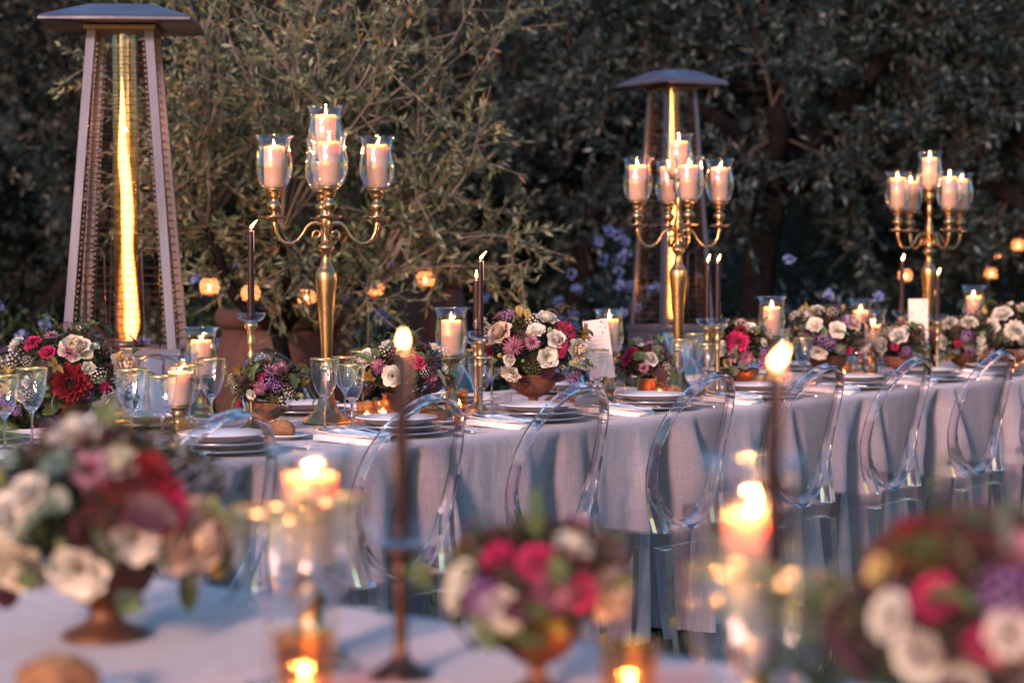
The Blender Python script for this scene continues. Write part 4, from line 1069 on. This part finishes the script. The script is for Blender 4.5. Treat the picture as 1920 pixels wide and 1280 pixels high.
def bud_mesh(col, seed=0, name='bud'):
    rr = random.Random(seed); m = MB()
    for k in range(2):
        for i in range(4): petal(m, i * PI / 2 + k * .8, .12, -.6, 1.5, .42, 72 + rr.uniform(-5, 5), 108 + k * 6, .6, 5, 3, rr=rr)
    for i in range(5): petal(m, i * 1.256, .06, -.7, .7, .12, 60, 100, .3, 3, 3, mi=1, rr=rr)
    return m.mesh(name, [petalm('petal ' + name, col), M['stemgreen']])
def leaf_mesh(col, name, L=1.6, W=.42, n=1, curl=-30):
    m = MB(); rr = random.Random(5)
    for i in range(n): petal(m, 2 * PI * i / max(n, 1) * .61, .0, 0, L, W, 62 if n > 1 else 25, 20 + curl, .30, 6, 3, tipw=.86, rr=rr)
    return m.mesh(name, leafm('leaf ' + name, [(0, mul(col, .8)), (1, mul(col, 1.25))], trans=.2, rough=.42))
def frond_mesh(col, name, n=12, L=2.2, wl=.40, ww=.09, droop=1.0):
    m = MB(); rr = random.Random(2)
    pts = [Vector((0, L * .85 * (i / 9), L * .45 * math.sin(i / 9 * 2.2) * droop)) for i in range(10)]
    m.add(*tube(pts, [.022 - .0018 * i for i in range(10)], 4, caps=False), mi=1)
    for i in range(n):
        s = .12 + .88 * i / n; k = min(8, int(s * 9)); p = pts[k].lerp(pts[k + 1], s * 9 - k); d = (pts[k + 1] - pts[k]).normalized()
        for sg in (-1, 1):
            dd = (d * .7 + Vector((sg * .8, 0, .15 + rr.uniform(-.2, .2)))).normalized(); ll = wl * (1 - .5 * s); sd = dd.cross(Vector((0, 0, 1))).normalized() * ww
            m.add([p, p + dd * ll * .5 + sd, p + dd * ll, p + dd * ll * .5 - sd], [(0, 1, 2, 3)], 0)
    return m.mesh(name, [leafm('leaf ' + name, [(0, mul(col, .6)), (.7, col), (1, mul(col, 1.5))], trans=.25), M['stemgreen']])
M['stemgreen'] = pbr('stem green', (.07, .11, .035), rough=.6)
F = {
    'cream_rose': rose_mesh((.72, .62, .47), 1, name='rose'), 'white_rose': rose_mesh((.72, .69, .62), 2, .8, name='rose'), 'blush_rose': rose_mesh((.72, .53, .41), 3, name='rose'),
    'pink_rose': rose_mesh((.62, .045, .16), 4, .8, name='rose'), 'magenta': dahlia_mesh((.55, .02, .13), 7, 'peony', .2), 'magenta_small': rose_mesh((.50, .015, .12), 14, .5, name='rose'),
    'white_lis': lis_mesh((.75, .71, .63), (.35, .35, .08), 5), 'anemone': lis_mesh((.75, .70, .61), (.05, .035, .02), 6, 'anemone', dark=(.12, .07, .02), n=7), 'white_carn': dahlia_mesh((.72, .68, .58), 8, 'carnation', .25),
    'red': dahlia_mesh((.20, .004, .012), 9, 'dahlia', .15), 'plum_mum': mum_mesh((.36, .12, .20), (.55, .28, .34), 10), 'mauve_mum': mum_mesh((.50, .26, .36), (.30, .08, .14), 11),
    'berry': cluster_mesh((.13, .022, .035), 12), 'plum_spray': cluster_mesh((.20, .045, .085), 13, 46, .06, 'berry_cluster'), 'statice': cluster_mesh((.34, .16, .42), 15, 40, .13, 'statice', True), 'waxflower': cluster_mesh((.62, .56, .46), 16, 34, .11, 'waxflower', True),
    'greenberry': cluster_mesh((.22, .26, .06), 17, 46, .06, 'berry_cluster'), 'yellow_bud': bud_mesh((.66, .52, .18), 18), 'green_bud': bud_mesh((.46, .50, .22), 19), 'white_bud': rose_mesh((.70, .69, .58), 20, .15, name='rose'), 'yellow_rose': rose_mesh((.68, .55, .22), 21, .6, name='rose'),
    'leaf': leaf_mesh((.055, .085, .030), 'leaf'), 'dark_leaf': leaf_mesh((.050, .018, .026), 'leaf', 1.4, .5), 'euca': leaf_mesh((.11, .15, .13), 'leaf', 1.2, .55), 'gold_leaf': leaf_mesh((.30, .19, .035), 'leaf', 1.5, .26, 4, 0), 'tri_leaf': leaf_mesh((.09, .14, .05), 'leaf', 1.6, .3, 5, 10),
    'fern': frond_mesh((.09, .15, .045), 'fern_frond'), 'grey_fern': frond_mesh((.15, .19, .13), 'fern_frond', 14, 2.0, .3, .07, .6), 'trail': frond_mesh((.08, .11, .05), 'trailing_sprig', 11, 2.6, .35, .10, -1.6)}
PN = {'cream_rose': 'cream_rose', 'white_rose': 'white_rose', 'blush_rose': 'blush_rose', 'pink_rose': 'pink_rose', 'magenta': 'magenta_peony', 'magenta_small': 'magenta_rose', 'white_lis': 'white_lisianthus', 'anemone': 'white_anemone', 'white_carn': 'white_carnation',
      'red': 'red_dahlia', 'plum_mum': 'plum_chrysanthemum', 'mauve_mum': 'mauve_chrysanthemum', 'berry': 'berry_cluster', 'plum_spray': 'plum_spray', 'statice': 'purple_statice', 'waxflower': 'waxflower_sprig', 'greenberry': 'green_berries', 'yellow_bud': 'yellow_bud', 'green_bud': 'green_bud',
      'white_bud': 'white_rosebud', 'yellow_rose': 'yellow_rose', 'leaf': 'leaf', 'dark_leaf': 'dark_leaf', 'euca': 'eucalyptus_leaf', 'gold_leaf': 'golden_leaf', 'tri_leaf': 'leaf_whorl', 'fern': 'fern_frond', 'grey_fern': 'fern_frond', 'trail': 'trailing_sprig'}
BASE_SIZE = {'cream_rose': .036, 'white_rose': .030, 'blush_rose': .038, 'pink_rose': .024, 'magenta': .034, 'magenta_small': .020, 'white_lis': .030, 'anemone': .030, 'white_carn': .030, 'red': .044, 'plum_mum': .026, 'mauve_mum': .026,
             'berry': .026, 'plum_spray': .026, 'statice': .024, 'waxflower': .024, 'greenberry': .022, 'yellow_bud': .018, 'green_bud': .016, 'white_bud': .018, 'yellow_rose': .020, 'leaf': .030, 'dark_leaf': .030, 'euca': .028, 'gold_leaf': .024, 'tri_leaf': .022, 'fern': .032, 'grey_fern': .034, 'trail': .034}

def bowl_part(root, r, h, m, footr=None):
    fr_ = footr or r * .62
    pr = [(0, 0), (fr_, 0), (fr_ * 1.02, .004), (fr_ * .92, .010), (fr_ * .5, .020 * h / .1), (fr_ * .34, .034 * h / .1), (fr_ * .36, .042 * h / .1), (r * .5, .050 * h / .1), (r * .82, .066 * h / .1), (r * .98, .088 * h / .1), (r, h), (r * 1.04, h + .003), (r * 1.04, h + .007), (r * .96, h + .006), (r * .9, h - .006), (0, h - .012)]
    b = MB(); b.add(*lathe(pr, 40)); b.obj('bowl', m, root)
def bouquet(label, base, cz, rx, rz, feats, palette, nfill, seed, bowl=(.07, .10), bmat='terracotta', size=1.0, footr=None, nfront=None, leafn=46):
    """base on the table; cz = height of the flower ball's centre above it; feats = (kind, a, b, size[, depth]) on the side facing the camera"""
    root = thing('flower_arrangement', label, 'flower arrangement', base, 0, 'flower arrangements in footed bowls')
    bowl_part(root, bowl[0], bowl[1], M[bmat], footr)
    rr = random.Random(seed); cz = cz * .93; rx = rx * 1.05; cen = Vector((0, 0, cz))
    tc = Vector((-base[0], -base[1], 0)).normalized(); right = Vector((-tc.y, tc.x, 0)); up = Vector((0, 0, 1))
    if right.x < 0: right = -right
    def put(kind, d, k=1.0, sz=1.0, tilt=.18, spin=None):
        pos = cen + (right * d.x * rx + up * d.z * rz + tc * d.y * rx) * k
        nrm = (right * d.x / rx + up * d.z / rz + tc * d.y / rx).normalized() + Vector((rr.uniform(-tilt, tilt), rr.uniform(-tilt, tilt), rr.uniform(-tilt * .3, tilt)))
        q = Vector((0, 0, 1)).rotation_difference(nrm.normalized()) @ Euler((0, 0, rr.uniform(0, 6.28) if spin is None else spin)).to_quaternion()
        s = BASE_SIZE[kind] * sz * size
        return inst(PN[kind], F[kind], root, pos, q.to_euler(), s)
    taken = []
    for ft in feats:
        kind, a, b_, sz = ft[:4]; y = math.sqrt(max(0, 1 - min(1, a * a + b_ * b_))); d = Vector((a, y, b_)); put(kind, d, ft[4] if len(ft) > 4 else 1.0, sz, .12); taken.append((d, BASE_SIZE[kind] * sz * size))
    n = nfill; cnt = 0
    for i in range(n * 4):
        if cnt >= n: break
        a = i * 2.39996; h = 1 - 1.62 * ((i * .61803) % 1.0); q = math.sqrt(max(0, 1 - h * h)); d = Vector((q * math.cos(a), q * math.sin(a), h))
        if feats and d.y < -.75: continue
        kind = rr.choice(palette); s = BASE_SIZE[kind] * size
        if any((Vector((d.x * rx, d.y * rx, d.z * rz)) - Vector((e.x * rx, e.y * rx, e.z * rz))).length < (s + es) * .78 for e, es in taken): continue
        put(kind, d, rr.uniform(.90, 1.03), rr.uniform(.85, 1.1)); taken.append((d, s)); cnt += 1
    lk = ['leaf', 'leaf', 'dark_leaf', 'euca', 'gold_leaf', 'tri_leaf', 'fern', 'fern', 'grey_fern', 'trail', 'plum_spray', 'waxflower', 'greenberry']
    for i in range(leafn):
        a = rr.uniform(0, 6.28); h = rr.uniform(-.75, .98); q = math.sqrt(1 - h * h); d = Vector((q * math.cos(a), q * math.sin(a) * .9 + .1, h)).normalized(); kind = rr.choice(lk)
        if h < -.35 and rr.random() < .5: kind = rr.choice(['trail', 'euca', 'dark_leaf', 'leaf'])
        put(kind, d, rr.uniform(.86, 1.0) if rr.random() < .6 else rr.uniform(1.0, 1.16), rr.uniform(.8, 1.3), .7)
    # small filler greens between the heads
    n = int(1500); q = unit(rng.normal(size=(n, 3))); q[:, 2] = np.where(q[:, 2] < -.55, -q[:, 2], q[:, 2]); p = q * np.array([rx, rx, rz]) * rng.uniform(.55, .93, n)[:, None] + np.array([0, 0, cz])
    me = quads_mesh('foliage', leaves(p, unit(q + rng.normal(size=(n, 3)) * .7), .026 * size, .011 * size), M['filler']); o = bpy.data.objects.new('foliage', me); C.objects.link(o); o.parent = root; o['kind'] = 'stuff'
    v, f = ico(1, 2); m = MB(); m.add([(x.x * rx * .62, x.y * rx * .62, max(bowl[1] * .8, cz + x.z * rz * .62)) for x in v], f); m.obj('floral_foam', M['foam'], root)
    return root
M['filler'] = leafm('filler greens', [(0, (.010, .020, .007)), (.5, (.028, .042, .014)), (.72, (.06, .085, .028)), (.8, (.05, .012, .02)), (1, (.12, .04, .06))], trans=.2)
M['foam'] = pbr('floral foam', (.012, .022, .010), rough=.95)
PAL = ['white_rose', 'white_lis', 'plum_mum', 'mauve_mum', 'berry', 'berry', 'plum_spray', 'plum_spray', 'statice', 'statice', 'waxflower', 'green_bud', 'yellow_bud', 'white_bud', 'magenta_small', 'greenberry', 'plum_spray']
PALD = ['plum_mum', 'mauve_mum', 'berry', 'plum_spray', 'plum_spray', 'statice', 'waxflower', 'magenta_small', 'greenberry', 'white_bud', 'berry', 'green_bud']

# the left blush and red bouquet
p = at(128, 812, TZ + .001)
bouquet('big bouquet with dark red dahlia, blush roses and magenta blooms left under the big heater', p, .19, .205, .160,
        [('red', .05, -.05, 1.15), ('cream_rose', .12, .62, 1.35), ('blush_rose', .82, .22, 1.25), ('white_bud', .28, .22, 1.2), ('white_lis', .58, -.42, 1.2), ('white_bud', .78, -.10, 1.1), ('magenta', -.50, .72, .72), ('magenta_small', -.28, .52, 1.2), ('mauve_mum', .02, .50, 1.1), ('mauve_mum', -.22, .80, .9),
         ('berry', -.36, .12, 1.25), ('berry', -.42, -.05, 1.1), ('berry', .62, .60, 1.1), ('berry', .70, -.62, 1.2), ('white_rose', -.72, .66, .9), ('yellow_rose', -.66, -.30, 1.0), ('statice', -.92, -.38, 1.3), ('statice', -.72, -.55, 1.1), ('green_bud', -.86, .02, 1.2), ('waxflower', -.95, .25, 1.2), ('fern', -.1, .95, 1.2), ('fern', .2, .97, 1.2), ('fern', -.3, .93, 1.2), ('tri_leaf', .30, .92, 1.2),
         ('leaf', .62, .82, 1.3), ('yellow_bud', .72, .42, 1.3), ('magenta_small', .50, -.15, .9), ('waxflower', .42, .10, 1.2), ('leaf', -.12, -.42, 1.4), ('dark_leaf', .92, -.45, 1.5), ('white_bud', .38, .62, .9), ('trail', .88, -.75, 1.2), ('greenberry', .30, .35, 1.0)], PAL, 40, 1, (.075, .10), 'bronze_bowl')
p = at(506, 808, TZ + .001)
bouquet('small plum and mauve bouquet behind the tall dark taper at the left', p, .155, .108, .078,
        [('mauve_mum', .02, .62, 1.1), ('plum_mum', .28, .72, 1.2), ('plum_spray', .35, .30, 1.3), ('statice', -.05, .22, 1.2), ('statice', .20, .02, 1.0), ('plum_mum', -.25, .0, 1.0), ('magenta_small', -.22, .45, .8), ('magenta_small', -.82, -.72, 1.0), ('white_bud', -.50, -.25, 1.1), ('yellow_bud', .72, .20, 1.1), ('waxflower', .42, -.50, 1.3), ('greenberry', .05, -.55, 1.3), ('green_bud', .82, -.35, 1.2), ('fern', .75, .50, 1.2), ('fern', -.92, .10, 1.2), ('fern', -.85, -.25, 1.2), ('gold_leaf', .85, .05, 1.1), ('euca', .25, -.82, 1.4), ('euca', -.30, -.85, 1.2), ('euca', .55, -.8, 1.2), ('berry', -.55, .35, 1.0)], PALD, 26, 2, (.052, .085), 'terracotta', .9)
p = at(752, 797, TZ + .001)
bouquet('bouquet with one pink rose, white lisianthus and golden leaves behind the clear chair', p, .185, .145, .105,
        [('anemone', -.18, -.02, 1.15), ('white_rose', -.72, .50, 1.25), ('pink_rose', .35, .40, 1.1), ('white_rose', -.25, .88, 1.0), ('white_bud', .72, .78, 1.3), ('waxflower', .90, .62, 1.2), ('white_bud', .92, .15, 1.1), ('gold_leaf', -.60, -.10, 1.5), ('dark_leaf', -.30, -.60, 2.0), ('dark_leaf', .05, -.75, 2.2), ('dark_leaf', .45, -.55, 1.8), ('plum_mum', -.45, .25, 1.1), ('plum_mum', .62, -.15, 1.2), ('berry', .60, .35, 1.1), ('fern', -.88, .85, 1.3), ('fern', -.35, .95, 1.1), ('trail', -.75, -.6, 1.3), ('plum_spray', -.05, .60, 1.2), ('plum_spray', .15, .75, 1.2), ('leaf', -.45, .55, 1.0), ('euca', .85, -.7, 1.3), ('green_bud', .95, -.75, 1.1), ('berry', 1.0, -.3, 1.1), ('greenberry', .25, -.05, .9)], PALD, 30, 3, (.062, .10), 'bronze_bowl')
p = at(1000, 774, TZ + .001)
bouquet('biggest sharp bouquet of white lisianthus and crimson peonies in a terracotta bowl', p, .235, .185, .140,
        [('blush_rose', -.62, .52, 1.15), ('white_lis', .05, .55, 1.15), ('white_rose', .25, .86, 1.25), ('white_rose', .42, .35, 1.1), ('white_lis', .25, -.10, 1.3), ('anemone', -.40, -.48, 1.25), ('white_bud', -.42, -.15, 1.3), ('cream_rose', .82, .05, 1.15), ('magenta', .62, .60, 1.05), ('magenta', .52, .28, .75), ('magenta_small', .48, .02, 1.0), ('yellow_bud', -.25, .97, 1.6), ('yellow_bud', -.10, .92, 1.5), ('plum_mum', -.35, .15, 1.5), ('plum_spray', -.20, .30, 1.4), ('mauve_mum', -.02, .25, 1.1), ('green_bud', .28, .55, 1.2), ('gold_leaf', .88, .45, 1.4), ('gold_leaf', .95, -.25, 1.2), ('waxflower', -.95, .70, 1.2), ('magenta', -.97, .0, .65), ('greenberry', -.02, -.35, 1.4), ('dark_leaf', .12, -.55, 1.7), ('dark_leaf', .30, -.5, 1.5), ('berry', -.28, -.68, 1.5), ('statice', .70, -.62, 1.3), ('statice', -.45, .88, 1.3), ('tri_leaf', .80, -.85, 1.3), ('green_bud', -.70, -.20, 1.4), ('fern', .1, 1.0, 1.1), ('fern', -.62, .85, 1.1), ('green_bud', .68, -.25, 1.3), ('waxflower', .0, .80, 1.3), ('mauve_mum', -.60, .85, 1.1), ('plum_spray', .80, .0, 1.2)], PAL, 36, 4, (.085, .13), 'terracotta', footr=.050)
p = at(1210, 750, TZ + .001)
bouquet('small bouquet with magenta roses left of the middle candelabra', p, .145, .098, .080,
        [('magenta', -.55, .70, .85), ('magenta', -.75, .35, .7), ('white_rose', .20, .38, 1.0), ('white_bud', -.15, .95, 1.0), ('mauve_mum', -.05, -.05, .9), ('waxflower', .45, .75, 1.1), ('berry', .8, .4, 1.0), ('dark_leaf', .45, -.1, 1.6), ('green_bud', .85, -.35, 1.1), ('fern', .3, -.7, 1.2), ('plum_spray', -.85, -.2, 1.2), ('euca', -.5, -.5, 1.2)], PALD, 20, 5, (.046, .08), 'terracotta', .95)
p = at(1388, 738, TZ + .001)
bouquet('bouquet with crimson peony and star white blooms right of the middle candelabra', p, .195, .112, .115,
        [('magenta', -.1, .35, 1.15), ('red', .0, .70, .6), ('white_lis', -.62, .05, 1.1), ('white_bud', -.55, .75, 1.2), ('white_lis', .35, .75, 1.0), ('yellow_bud', .55, .6, 1.2), ('white_bud', .75, .25, 1.1), ('statice', .8, -.1, 1.2), ('statice', .7, -.45, 1.2), ('euca', -.1, -.62, 1.6), ('yellow_rose', -.45, -.45, .9), ('mauve_mum', -.25, -.2, 1.1), ('plum_mum', .2, -.25, 1.2), ('dark_leaf', .1, -.75, 1.3)], PALD, 22, 6, (.075, .095), 'bronze_bowl', footr=.04)
p = at(1552, 720, TZ + .001)
bouquet('bouquet of white anemones and purple statice behind the blurred right flame', p, .215, .165, .135,
        [('white_carn', -.35, .92, 1.3), ('white_lis', -.32, .45, 1.25), ('anemone', .22, .30, 1.25), ('anemone', -.22, -.42, 1.2), ('statice', -.15, .0, 1.5), ('statice', .05, -.12, 1.4), ('statice', .45, .55, 1.4), ('waxflower', .1, .85, 1.3), ('green_bud', .35, .95, 1.4), ('blush_rose', .62, .55, 1.0), ('waxflower', -.8, .7, 1.4), ('green_bud', -.65, .15, 1.3), ('plum_mum', -.55, -.0, 1.2), ('white_lis', .92, -.35, 1.1), ('yellow_bud', -.75, -.05, 1.3), ('trail', .5, -.7, 1.2)], PAL, 26, 7, (.085, .12), 'bronze_bowl', footr=.05)
p = at(1690, 712, TZ + .001)
bouquet('small bouquet of white blooms over a terracotta bowl left of the second menu card', p, .180, .115, .085,
        [('white_rose', -.1, .45, 1.3), ('white_rose', -.75, -.1, 1.2), ('statice', .2, -.4, 1.2), ('waxflower', -.5, .6, 1.2), ('plum_spray', .6, .3, 1.3), ('white_bud', .1, .8, 1.1)], PALD, 18, 8, (.075, .10), 'terracotta', footr=.045)
p = at(1806, 704, TZ + .001)
bouquet('white and violet bouquet under the lamp right of the smallest candelabra', p, .185, .145, .110,
        [('white_carn', -.45, .75, 1.2), ('white_carn', .15, .80, 1.2), ('anemone', -.62, -.1, 1.1), ('statice', .1, .2, 1.4), ('statice', .2, -.4, 1.3), ('white_bud', .5, .0, 1.3), ('green_bud', -.7, .3, 1.3), ('fern', -.3, -.5, 1.2), ('berry', -.2, .3, 1.3)], PAL, 20, 9, (.07, .10), 'bronze_bowl')
p = at(1895, 700, TZ + .001)
bouquet('white rose bouquet cut by the right edge of the photo', p, .215, .165, .135,
        [('white_rose', -.25, .65, 1.5), ('white_rose', -.55, .15, 1.5), ('white_carn', .1, .1, 1.3), ('yellow_bud', -.7, .7, 1.4), ('magenta_small', -.5, -.15, 1.3), ('blush_rose', .4, .8, 1.1), ('waxflower', -.1, -.1, 1.5)], PAL, 22, 10, (.08, .11), 'terracotta')

# ================================================================== the near, blurred table
def atY(px, Y, z=TZ + .001): return Vector(((px - 960) * Y / FPX, Y, z))
NB = [ 'near table']
p = atY(192, 2.83)
bouquet('large blurred bouquet with crimson dahlia and cream roses on a dark footed bowl, nearest left', p, .192, .178, .135,
        [('red', .28, .50, 1.05), ('magenta', .42, .25, 1.05), ('blush_rose', .70, -.15, 1.35), ('anemone', .22, -.10, 1.1), ('anemone', -.18, -.42, 1.35), ('cream_rose', -.62, -.42, 1.15), ('white_rose', -.72, .10, 1.1), ('white_rose', -.55, .35, .9), ('white_rose', -.2, .92, 1.2), ('white_bud', .1, .62, 1.6), ('mauve_mum', -.1, .55, 1.2), ('green_bud', -.75, .45, 1.6), ('euca', -.35, .5, 1.3), ('euca', -.28, .2, 1.2), ('grey_fern', -.3, .3, 1.5), ('berry', .05, .25, 1.5), ('plum_spray', .3, .1, 1.5), ('berry', -.05, .02, 1.3), ('euca', .1, -.65, 1.3), ('grey_fern', .1, -.4, 1.6), ('blush_rose', .95, -.45, .9), ('yellow_bud', .8, -.55, 1.5), ('trail', .75, -.7, 1.6), ('trail', .88, -.6, 1.8), ('fern', 1.0, -.35, 1.6), ('trail', .6, -.8, 1.6), ('trail', -.85, -.7, 1.4), ('dark_leaf', .15, .2, 1.8), ('plum_spray', -.35, .80, 1.5), ('yellow_rose', 1.02, -.2, 1.0), ('magenta', -.97, .3, .8), ('white_rose', -.92, -.6, 1.0)], PALD, 34, 21, (.075, .105), 'bronze_bowl', 1.0, footr=.062, leafn=60)
p = atY(1008, 2.46)
bouquet('blurred small bouquet with two hot pink roses in a round brown bowl, bottom centre', p, .150, .112, .072,
        [('magenta', .02, .58, .72), ('magenta_small', -.42, .62, 1.0), ('white_rose', .38, .78, .8), ('white_rose', -.35, -.25, .95), ('plum_spray', -.15, .15, 1.5), ('berry', .3, .3, 1.4), ('dark_leaf', .05, -.05, 1.3), ('white_bud', -.75, .25, 1.3), ('blush_rose', .78, -.05, .85), ('white_bud', -.85, -.1, 1.2), ('pink_rose', .45, .05, .9), ('statice', -.55, -.05, 1.2), ('plum_mum', .15, .1, 1.2), ('leaf', -.85, -.5, 1.6), ('dark_leaf', -.35, -.9, 1.5), ('gold_leaf', .1, -.35, 1.0), ('berry', .7, .55, 1.2)], PALD, 22, 22, (.052, .085), 'bronze_bowl', .95, footr=.03, leafn=34)
p = atY(1862, 2.05)
bouquet('blurred bouquet with dark red dahlia and white roses in the bottom right corner', p, .175, .155, .120,
        [('red', -.48, .80, .95), ('berry', -.1, .85, 1.5), ('leaf', .1, .9, 1.4), ('magenta_small', -.32, .40, 1.15), ('white_rose', -.60, .22, .75), ('white_rose', -.42, -.08, .8), ('anemone', .12, .16, .85), ('white_rose', -.15, -.30, .7), ('berry', -.3, .15, 1.3), ('plum_spray', -.05, -.1, 1.5), ('dark_leaf', -.25, -.55, 1.5), ('yellow_rose', -.66, .55, .9), ('statice', .1, .45, 1.4), ('statice', -.1, -.62, 1.3), ('berry', -.05, .62, 1.5), ('plum_mum', .2, .7, 1.4), ('leaf', -.8, .40, 1.5), ('trail', -.92, -.3, 1.9), ('trail', -.8, -.5, 1.9), ('fern', -1.0, -.1, 2.0), ('fern', -.9, -.45, 2.2), ('dark_leaf', -.7, -.3, 1.6), ('berry', .3, .2, 1.4), ('plum_spray', -.8, .1, 1.6), ('fern', -1.05, -.6, 2.2), ('leaf', -.9, -.6, 2.0), ('magenta_small', -.02, .05, 1.0), ('plum_spray', .25, -.15, 1.6)], PALD, 30, 23, (.07, .10), 'bronze_bowl', 1.0, leafn=60)

p = atY(580, 2.68); zt = ZC - (890 - 487) * 2.68 / FPX - TZ
footed('blurred hurricane glass on a foot on the near table, left', p, zt - .122 - .003, r_base=.048)
pillar('thick blurred pillar candle glowing on the near table at the left', p + Vector((0, 0, zt - .122)), .0355, .122, FL1, .1, 'candles on the near table', 1, .8)
p = atY(1412, 2.19); zt = ZC - (962 - 487) * 2.19 / FPX - TZ
footed('blurred hurricane glass on a foot on the near table, right', p, zt - .10 - .003, r_base=.048)
pillar('thick blurred pillar candle glowing on the near table at the right', p + Vector((0, 0, zt - .10)), .031, .10, FL1, .1, 'candles on the near table', 1, .8)
for px, Y, yb_, yt, lab in ((750, 2.56, 1012, 655, 'blurred in front of the third clear chair'), (1449, 2.17, 1085, 695, 'blurred close to the right near candle')):
    p = atY(px, Y); zb = ZC - (yb_ - 487) * Y / FPX - TZ; L = ZC - (yt - 487) * Y / FPX - TZ - zb
    taper('slim brass holder of the dark taper ' + lab, 'dark plum taper candle ' + lab, p, zb, L, FL0 if px < 1000 else FL1, -.2, .012, 1, True, .95, 'brass_shaded', (1.15, 1.15, .62) if px < 1000 else (1.15, 1.15, .72))
tl.put('amber tealight glass glowing on the near table below the left pillar candle', atY(568, 2.40), .3, 'amber tealight glasses', scale=1.1)
wg1.put('blurred wine glass on the near table just right of the left glowing candle', atY(625, 2.62), 0, 'tall wine glasses')
wg2.put('blurred wine glass on the near table behind the right glowing candle', atY(1400, 2.34), 0, 'short wine glasses')
tl.put('amber tealight glass glowing on the near table right of the small pink bouquet', atY(1183, 2.36), .9, 'amber tealight glasses', scale=1.05)
wg1.put('blurred wine glass on the near table left of the glowing pillar candle', atY(498, 2.50), 0, 'tall wine glasses')
wg2.put('blurred wine glass on the near table in front of the glowing pillar candle', atY(556, 2.56), 0, 'short wine glasses')
wg1.put('blurred wine glass on the near table under the right glowing candle', atY(1372, 2.02), 0, 'tall wine glasses')
wg2.put('blurred wine glass on the near table right of the right dark taper', atY(1478, 2.06), 0, 'short wine glasses')
plate('side', 'small white plate with bread in the bottom left corner', atY(120, 2.40) + Vector((0, 0, .002)), 'bread plates')
br = inst('bread_roll', BM[0], None, atY(100, 2.40) + Vector((0, 0, .010)), (0, 0, .3)); tag(br, 'blurred bread roll in the bottom left corner', 'bread roll', 'bread rolls'); s_ = inst('seeds', SM[0], br); s_['kind'] = 'stuff'
plate('soup', 'white plate edge at the bottom right on the near table', atY(1330, 1.98) + Vector((0, 0, .002)), 'white top plates')
